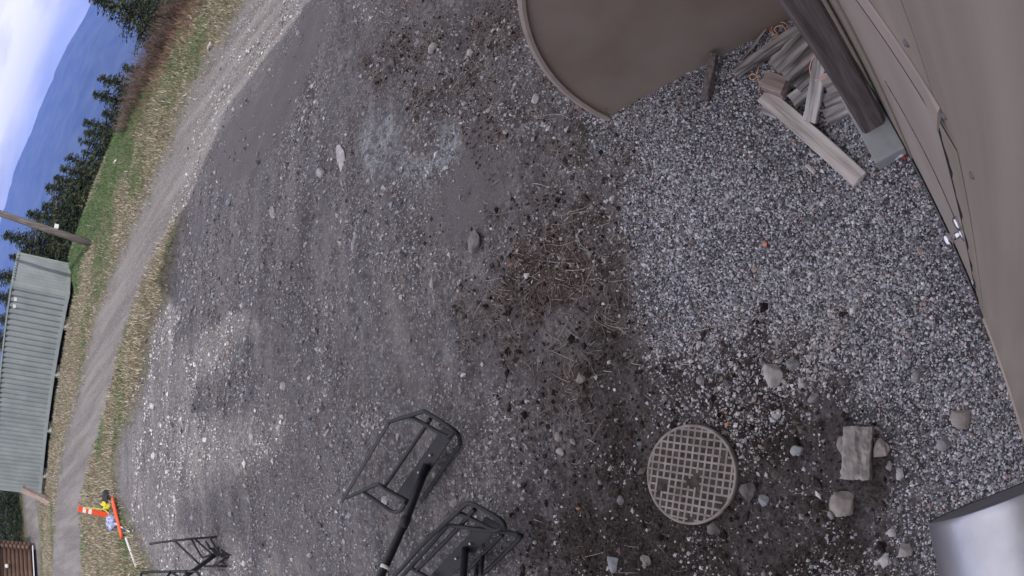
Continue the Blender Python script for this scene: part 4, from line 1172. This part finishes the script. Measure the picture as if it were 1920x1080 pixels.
def strands(name, x, y, length, width, cols, mat, lift=.006, seg=3, curl=.5):
    n = len(x)
    a = rng.uniform(0, 2*np.pi, n); k = rng.normal(0, curl, n)
    pts = np.zeros((n, seg+1, 3)); px = x-np.cos(a)*length/2; py = y-np.sin(a)*length/2
    for i in range(seg+1):
        zz_ = terr(px, py)
        pts[:, i] = np.stack([px, py, zz_], 1)
        px = px+np.cos(a)*length/seg; py = py+np.sin(a)*length/seg; a = a+k/seg
    arch_ = np.sin(np.linspace(0, np.pi, seg+1))
    pts[..., 2] = np.maximum(pts[..., 2], pts[..., 2].mean(1, keepdims=True)-.004)+lift+arch_[None]*rng.uniform(0, .022, (n, 1))
    d = np.diff(pts, axis=1); d = np.concatenate([d, d[:, -1:]], 1); d /= np.linalg.norm(d, axis=2, keepdims=True)+1e-9
    s = np.stack([-d[..., 1], d[..., 0], np.zeros_like(d[..., 0])], 2)
    w = width[:, None, None]*np.array([.8, 1, .9, .5][:seg+1])[None, :, None]
    A_ = pts+s*w/2; B_ = pts-s*w/2; C_ = pts+np.array([0, 0, 1])*w*.7
    V_ = np.stack([A_, B_, C_], 2).reshape(-1, 3)
    F_ = []
    base = (np.arange(n)*(seg+1)*3)[:, None]
    for i in range(seg):
        for (p, q) in ((0, 2), (2, 1)):
            a0 = base+i*3+p; b0_ = base+i*3+q; a1 = a0+3; b1_ = b0_+3
            F_.append(np.concatenate([a0, b0_, b1_], 1)); F_.append(np.concatenate([a0, b1_, a1], 1))
    F_ = np.concatenate(F_)
    return link(bpy.data.objects.new(name, np_mesh(name, V_, F_, mat, np.repeat(cols, (seg+1)*3, 0), False)))
straw_m = tint_mat('dry_stalks', .85, .15, 40, .2)
N_ = 36000
x = rng.uniform(-.6, 7.5, N_); y = rng.uniform(.3, 5.5, N_)
zs = zones_at(x, y)
clump = np.clip((fbm(x*2.2, y*2.2, 3, 31)-.36)*4, 0, 1)
keep = (rng.random(N_) < np.clip(zs['twig']*(.22+.78*clump)+.02, 0, 1)) & clear_of(x, y)
x, y = x[keep], y[keep]; n = len(x)
o = strands('dry_stalks', x, y, rng.lognormal(math.log(.095), .55, n).clip(.025, .32), rng.uniform(.0026, .0058, n),
            palette(n, [(.42,.345,.30),(.27,.205,.18),(.54,.48,.44),(.12,.08,.068)], [.28,.32,.14,.3]), straw_m)
tag(o, 'dry straw stalks and twigs strewn in a strip across the yard', 'twigs', kind='stuff')

# ------------------------------------------------------------------ verge grass
def blades(name, x, y, h, w, cols, mat):
    n = len(x); z0 = terr(x, y)
    a = rng.uniform(0, 2*np.pi, n); ln = rng.uniform(.1, .9, n)*h; b = rng.uniform(0, 2*np.pi, n)
    P0 = np.stack([x-np.cos(a)*w/2, y-np.sin(a)*w/2, z0-.01], 1)
    P1 = np.stack([x+np.cos(a)*w/2, y+np.sin(a)*w/2, z0-.01], 1)
    P2 = np.stack([x+np.cos(b)*ln, y+np.sin(b)*ln, z0+h], 1)
    V_ = np.stack([P0, P1, P2], 1).reshape(-1, 3)
    F_ = np.arange(n*3).reshape(-1, 3)
    return link(bpy.data.objects.new(name, np_mesh(name, V_, F_, mat, np.repeat(cols, 3, 0), False)))
grass_m = tint_mat('verge_grass', .8, .1, 5, .2)
N_ = 330000
r_ = np.sqrt(rng.uniform(10**2, 37**2, N_)); th = np.radians(rng.uniform(-4, 56, N_))
x = r_*np.sin(th); y = r_*np.cos(th)
zs = zones_at(x, y); s = .96*x+.27*y
cx_ = (x-C0.x)*ld.x+(y-C0.y)*ld.y; cy_ = (x-C0.x)*wd.x+(y-C0.y)*wd.y
under = (cx_ > -.1) & (cx_ < CL+.1) & (cy_ > -.05) & (cy_ < CW+.1)
keep = (rng.random(N_) < zs['grass']) & ~under & (s < 21.5)
x, y, s = x[keep], y[keep], s[keep]; n = len(x)
gn = fbm(x*.7, y*.7, 3, 55)
along = -.27*x+.96*y
greenband = np.exp(-((s-18.0)/1.35)**2)*np.clip((along-6)/3, 0, 1)*1.3
green = np.clip((gn-.5)*3+.20+greenband-.35*np.exp(-((s-13.6)/1.3)**2)-.22*(s < 12.6), 0, 1)
isg = rng.random(n) < green
cg_ = palette(n, [(.105,.19,.075),(.075,.135,.055),(.16,.23,.11)], [.4,.35,.25])
cs_ = palette(n, [(.38,.335,.255),(.22,.19,.14),(.52,.475,.395),(.20,.13,.09)], [.35,.3,.2,.15])
# reddish stems near the bushes at the top
red = (rng.random(n) < .5*np.clip((12.5-along)/3, 0, 1)*np.clip((s-16.6)/1.2, 0, 1))
cs_[red] = np.array([.24, .145, .115])*rng.uniform(.7, 1.3, (red.sum(), 1))
isg &= ~red
cols = np.where(isg[:, None], cg_, cs_)
hh = rng.uniform(.035, .13, n)*np.where(red, 2.4, 1)
o = blades('verge_grass', x, y, hh, rng.uniform(.014, .04, n), cols, grass_m)
tag(o, 'short green and straw coloured grass on the road verges', 'grass', kind='stuff')

# ------------------------------------------------------------------ trees and bushes
needle_m = tint_mat('conifer_needles', .75, .25, 3, .25)
bark_m = simple_mat('conifer_bark', (.05, .04, .034), (.11, .092, .08), 6, .9)
def conifer_meshes(seed, H_, R_, dens=1.0, bare=0.0):
    r = np.random.default_rng(seed)
    Vt = []; Ct = []
    tr = MB().tube([(0, 0, -.5), (0, 0, H_*.5), (0, 0, H_*.98)], [R_*.07+.03, R_*.045+.02, .012], 8)
    lv = int(H_/.085*dens)
    for i in range(lv):
        t = i/lv
        z = H_*(.03+.96*t)
        L_ = R_*((1-t)**1.0)*1.12+.04
        nb = 7+int(6*(1-t))
        for k in range(nb):
            if r.random() < .12+bare: continue
            a = r.uniform(0, 2*np.pi); Lb = L_*(r.uniform(.55, .95) if r.random() < .8 else r.uniform(.95, 1.3))
            n = max(4, int(Lb/.07))
            q = np.linspace(.12, 1, n)
            droop = -.22*Lb*q**1.2+.10*Lb*q**3
            zb_ = z+droop+r.normal(0, .03)
            side = r.normal(0, .16*Lb*(1-q*.6))
            bx = np.cos(a)*Lb*q-np.sin(a)*side; by = np.sin(a)*Lb*q+np.cos(a)*side
            base = r.choice(3, p=[.5, .3, .2])
            cc = np.array([(.034,.050,.026),(.050,.064,.030),(.066,.070,.036)][base])*r.uniform(.75, 1.25)
            for rep in range(2):
                c = np.stack([bx, by, zb_], 1)+r.normal(0, .045+.02*Lb, (n, 3))
                s_ = r.uniform(.05, .13, n)*(.75+.12*R_)*(1.9 if dens < .5 else 1)
                d1 = r.normal(0, 1, (n, 3))*[1, 1, .45]+np.array([np.cos(a), np.sin(a), -.25])*.9
                d1 /= np.linalg.norm(d1, axis=1)[:, None]
                d2 = np.cross(d1, r.normal(0, 1, (n, 3))); d2 /= np.linalg.norm(d2, axis=1)[:, None]+1e-9
                tri = np.stack([c-d2*s_[:, None]*.36, c+d2*s_[:, None]*.36, c+d1*s_[:, None]*1.5], 1)
                Vt.append(tri.reshape(-1, 3)); Ct.append(np.repeat(np.tile(cc, (n, 1))*r.uniform(.8, 1.2, (n, 1))*(.85+.3*q[:, None]), 3, 0))
    V_ = np.concatenate(Vt); C_ = np.concatenate(Ct)
    return tr, V_, C_
TREE_CACHE = {}
def conifer(az, el_tip, dist, R_, seed, label, group, width_el=None, minh=2.0, bare=0):
    x = dist*math.sin(math.radians(az)); y = dist*math.cos(math.radians(az))
    zb_ = float(terr_base(np.array(x), np.array(y)))
    zt = CAM_H+dist*math.tan(math.radians(el_tip))
    H_ = max(zt-zb_, minh)
    e = empty('conifer_tree', (x, y, zb_), label, 'tree', group)
    tr, V_, C_ = conifer_meshes(seed, H_, max(R_*.85, .33*H_), bare=bare)
    t_ = mesh_obj('trunk', tr.v, tr.f, bark_m, e)
    me = np_mesh('crown', V_, np.arange(len(V_)).reshape(-1, 3), needle_m, C_, False)
    link(bpy.data.objects.new('crown', me), e)
    return e
TG = 'conifers beyond the grassy edge'
TR = [
 (23.4,3.0,44,2.4,32,'conifer behind the container roof, second from its right end'),
 (21.6,2.6,46,2.4,33,'conifer behind the container roof, third from its right end'),
 (19.8,3.2,48,2.4,34,'conifer behind the container roof, farthest from its right end'),
 (49.4,-3.0,21.8,1.5,21,'big leafy conifer at the top edge in front of the brown bushes'),
 (47.0,-5.0,29,1.5,22,'small conifer rising behind the bare bushes'),
 (44.6,-3.9,29,1.5,23,'conifer just above the twin topped clump'),
 (40.4,-3.5,30,1.6,24,'short conifer filling the gap below the twin tips'),
 (38.4,-3.4,29,1.6,25,'short conifer half hidden by the wide one'),
 (36.8,-2.7,31,1.7,26,'conifer between the dense dark one and the bare grey one'),
 (35.0,-2.4,29,1.6,27,'conifer between the bare grey one and the dark bushy one'),
 (33.1,-2.3,29,1.7,28,'conifer just below the dark bushy one'),
 (31.5,-1.5,30,1.8,29,'conifer touching the upper side of the utility pole'),
 (29.6,-.4,31,2.0,30,'conifer touching the lower side of the utility pole'),
 (27.5,.6,33,2.0,31,'conifer in front of the tall one by the container'),
 (50.2,-2.4,29,2.2,1,'conifer at the top edge above the brown bushes'),
 (48.6,-4.6,30,1.6,2,'small conifer just left of the one at the top edge'),
 (43.1,-2.1,28,1.45,3,'upper pointed tip of the twin topped conifer clump'),
 (41.7,-2.1,28.5,1.5,4,'lower pointed tip of the twin topped conifer clump'),
 (39.2,-2.0,30,1.9,5,'wide conifer with a thin side branch below the twin tips'),
 (37.6,-2.1,31,1.8,6,'dense dark conifer between the wide one and the grey bare one'),
 (35.9,-1.3,30,1.9,7,'conifer with bare grey twigs above the dark green bushy one'),
 (34.0,-.8,30,2.0,8,'dark bushy conifer above the utility pole'),
 (32.3,-1.2,31,1.8,9,'low conifer right behind the pole, pole side of the dark bushy one'),
 (30.6,.8,32,2.3,10,'conifer crossed by the utility pole'),
 (28.4,2.6,33,2.3,11,'tall conifer between the utility pole and the container'),
 (26.8,1.6,35,2.3,12,'conifer standing just behind the container end'),
 (25.0,3.2,38,2.2,13,'tall conifer rising behind the container roof'),
 (6.5,1.4,46,2.6,14,'large conifer just past the leaning log'),
 (4.9,1.4,48,2.5,15,'broad conifer behind the path between container and cabin'),
 (3.3,1.0,50,2.4,16,'conifer right behind the log cabin corner'),
 (7.9,2.4,50,2.4,17,'conifer behind the far left end of the container'),
]
for (a, el, d, R_, sd, lab) in TR:
    conifer(a, el, d, R_, sd, lab, TG, minh=3.0, bare=.25 if 'bare' in lab else 0)
# unseen conifers added behind the building to cast streaks of shade over the yard
for i, (x, y, h, r_c) in enumerate([(3.9, -10.0, 20.2, 3.6), (2.1, -11.5, 20.6, 4.0), (.1, -10.5, 20.4, 3.8), (-2.0, -11.5, 23.0, 4.0)]):
    e = empty('conifer_tree', (x, y, 0), ['conifer behind the beige building, nearest the gable', 'conifer behind the beige building, second from the gable', 'conifer behind the beige building, third from the gable', 'conifer behind the beige building, farthest from the gable'][i], 'tree', 'conifers behind the building')
    tr, V_, C_ = conifer_meshes(40+i, h, r_c, .36)
    mesh_obj('trunk', tr.v, tr.f, bark_m, e)
    c = V_.mean(0)
    link(bpy.data.objects.new('crown', np_mesh('crown', V_, np.arange(len(V_)).reshape(-1, 3), needle_m, C_, False)), e)

def bush(name, x, y, h, r, n, seed, colr, label, leaf=False):
    rr = np.random.default_rng(seed)
    z0 = float(terr(np.array([x]), np.array([y]))[0])
    Vs = []; Cs = []
    for k in range(n):
        a = rr.uniform(0, 2*np.pi); q = rr.uniform(0, 1)**.5*r*.6
        b = np.array([np.cos(a)*q, np.sin(a)*q, 0]); d = np.array([np.cos(a)*rr.uniform(.1, .7), np.sin(a)*rr.uniform(.1, .7), 1.0])+rr.normal(0, .25, 3)
        L_ = h*rr.uniform(.5, 1.1); d = d/np.linalg.norm(d)*L_
        w = rr.uniform(.006, .014)
        pr_ = np.array([-d[1], d[0], 0]); pr_ = pr_/(np.linalg.norm(pr_)+1e-9)*w
        mid_ = b+d*.5+rr.normal(0, .05, 3); tip = b+d
        cc = np.array(colr)*rr.uniform(.6, 1.4)
        for tri in ((b-pr_, b+pr_, mid_), (b+pr_, mid_+pr_*.6, mid_-pr_*.6), (mid_-pr_*.7, mid_+pr_*.7, tip)):
            Vs += list(tri); Cs += [cc]*3
        for s in range(5):
            p = b+d*rr.uniform(.35, .95); t2 = p+rr.normal(0, .16*h, 3)+np.array([0, 0, .1*h])
            Vs += [p-pr_*.5, p+pr_*.5, t2]; Cs += [cc*rr.uniform(.8, 1.3)]*3
    e = empty(name, (x, y, z0), label, 'bush', 'bare brown bushes at the grassy edge')
    link(bpy.data.objects.new('twigs', np_mesh('twigs', np.array(Vs), np.arange(len(Vs)).reshape(-1, 3), grass_m, np.array(Cs), False)), e)
    return e
BU = [(15.5,13.4,.85,.8,'bare brown bush at the top below the conifer'), (15.2,14.2,.8,.8,'bare brown bush second below the top edge conifer'),
      (14.9,15.1,.75,.8,'bare brown bush third below the top edge conifer'), (14.7,16.0,.65,.7,'low bare bush right beside the twin topped conifers'),
      (14.4,16.9,.5,.6,'lowest grey brown bush beside the red stems'), (16.0,12.4,.9,.9,'bare brown bush cut by the top edge'),
      (16.1,14.2,.8,.8,'bare grey bush on the far side of the brown ones')]
for i, (x, y, h, r, lab) in enumerate(BU):
    bush('bare_bush', x, y, h*random.uniform(.8, 1.25), r*1.15, 130, 70+i, (.15, .105, .09), lab)

# ------------------------------------------------------------------ the air
hz = MB().box((-5400, -900, -373.5), (5400, 5400, 310)).build('haze', None)
hm = bpy.data.materials.new('haze'); hm.use_nodes = True
ht = hm.node_tree; ht.nodes.clear()
ho = ht.nodes.new('ShaderNodeOutputMaterial'); pv = ht.nodes.new('ShaderNodeVolumePrincipled')
pv.inputs['Color'].default_value = (.23, .375, .95, 1)
pv.inputs['Density'].default_value = 2.3e-4
pv.inputs['Anisotropy'].default_value = -0.25
ht.links.new(pv.outputs['Volume'], ho.inputs['Volume'])
hz.data.materials.append(hm)
tag(hz, kind='stuff')
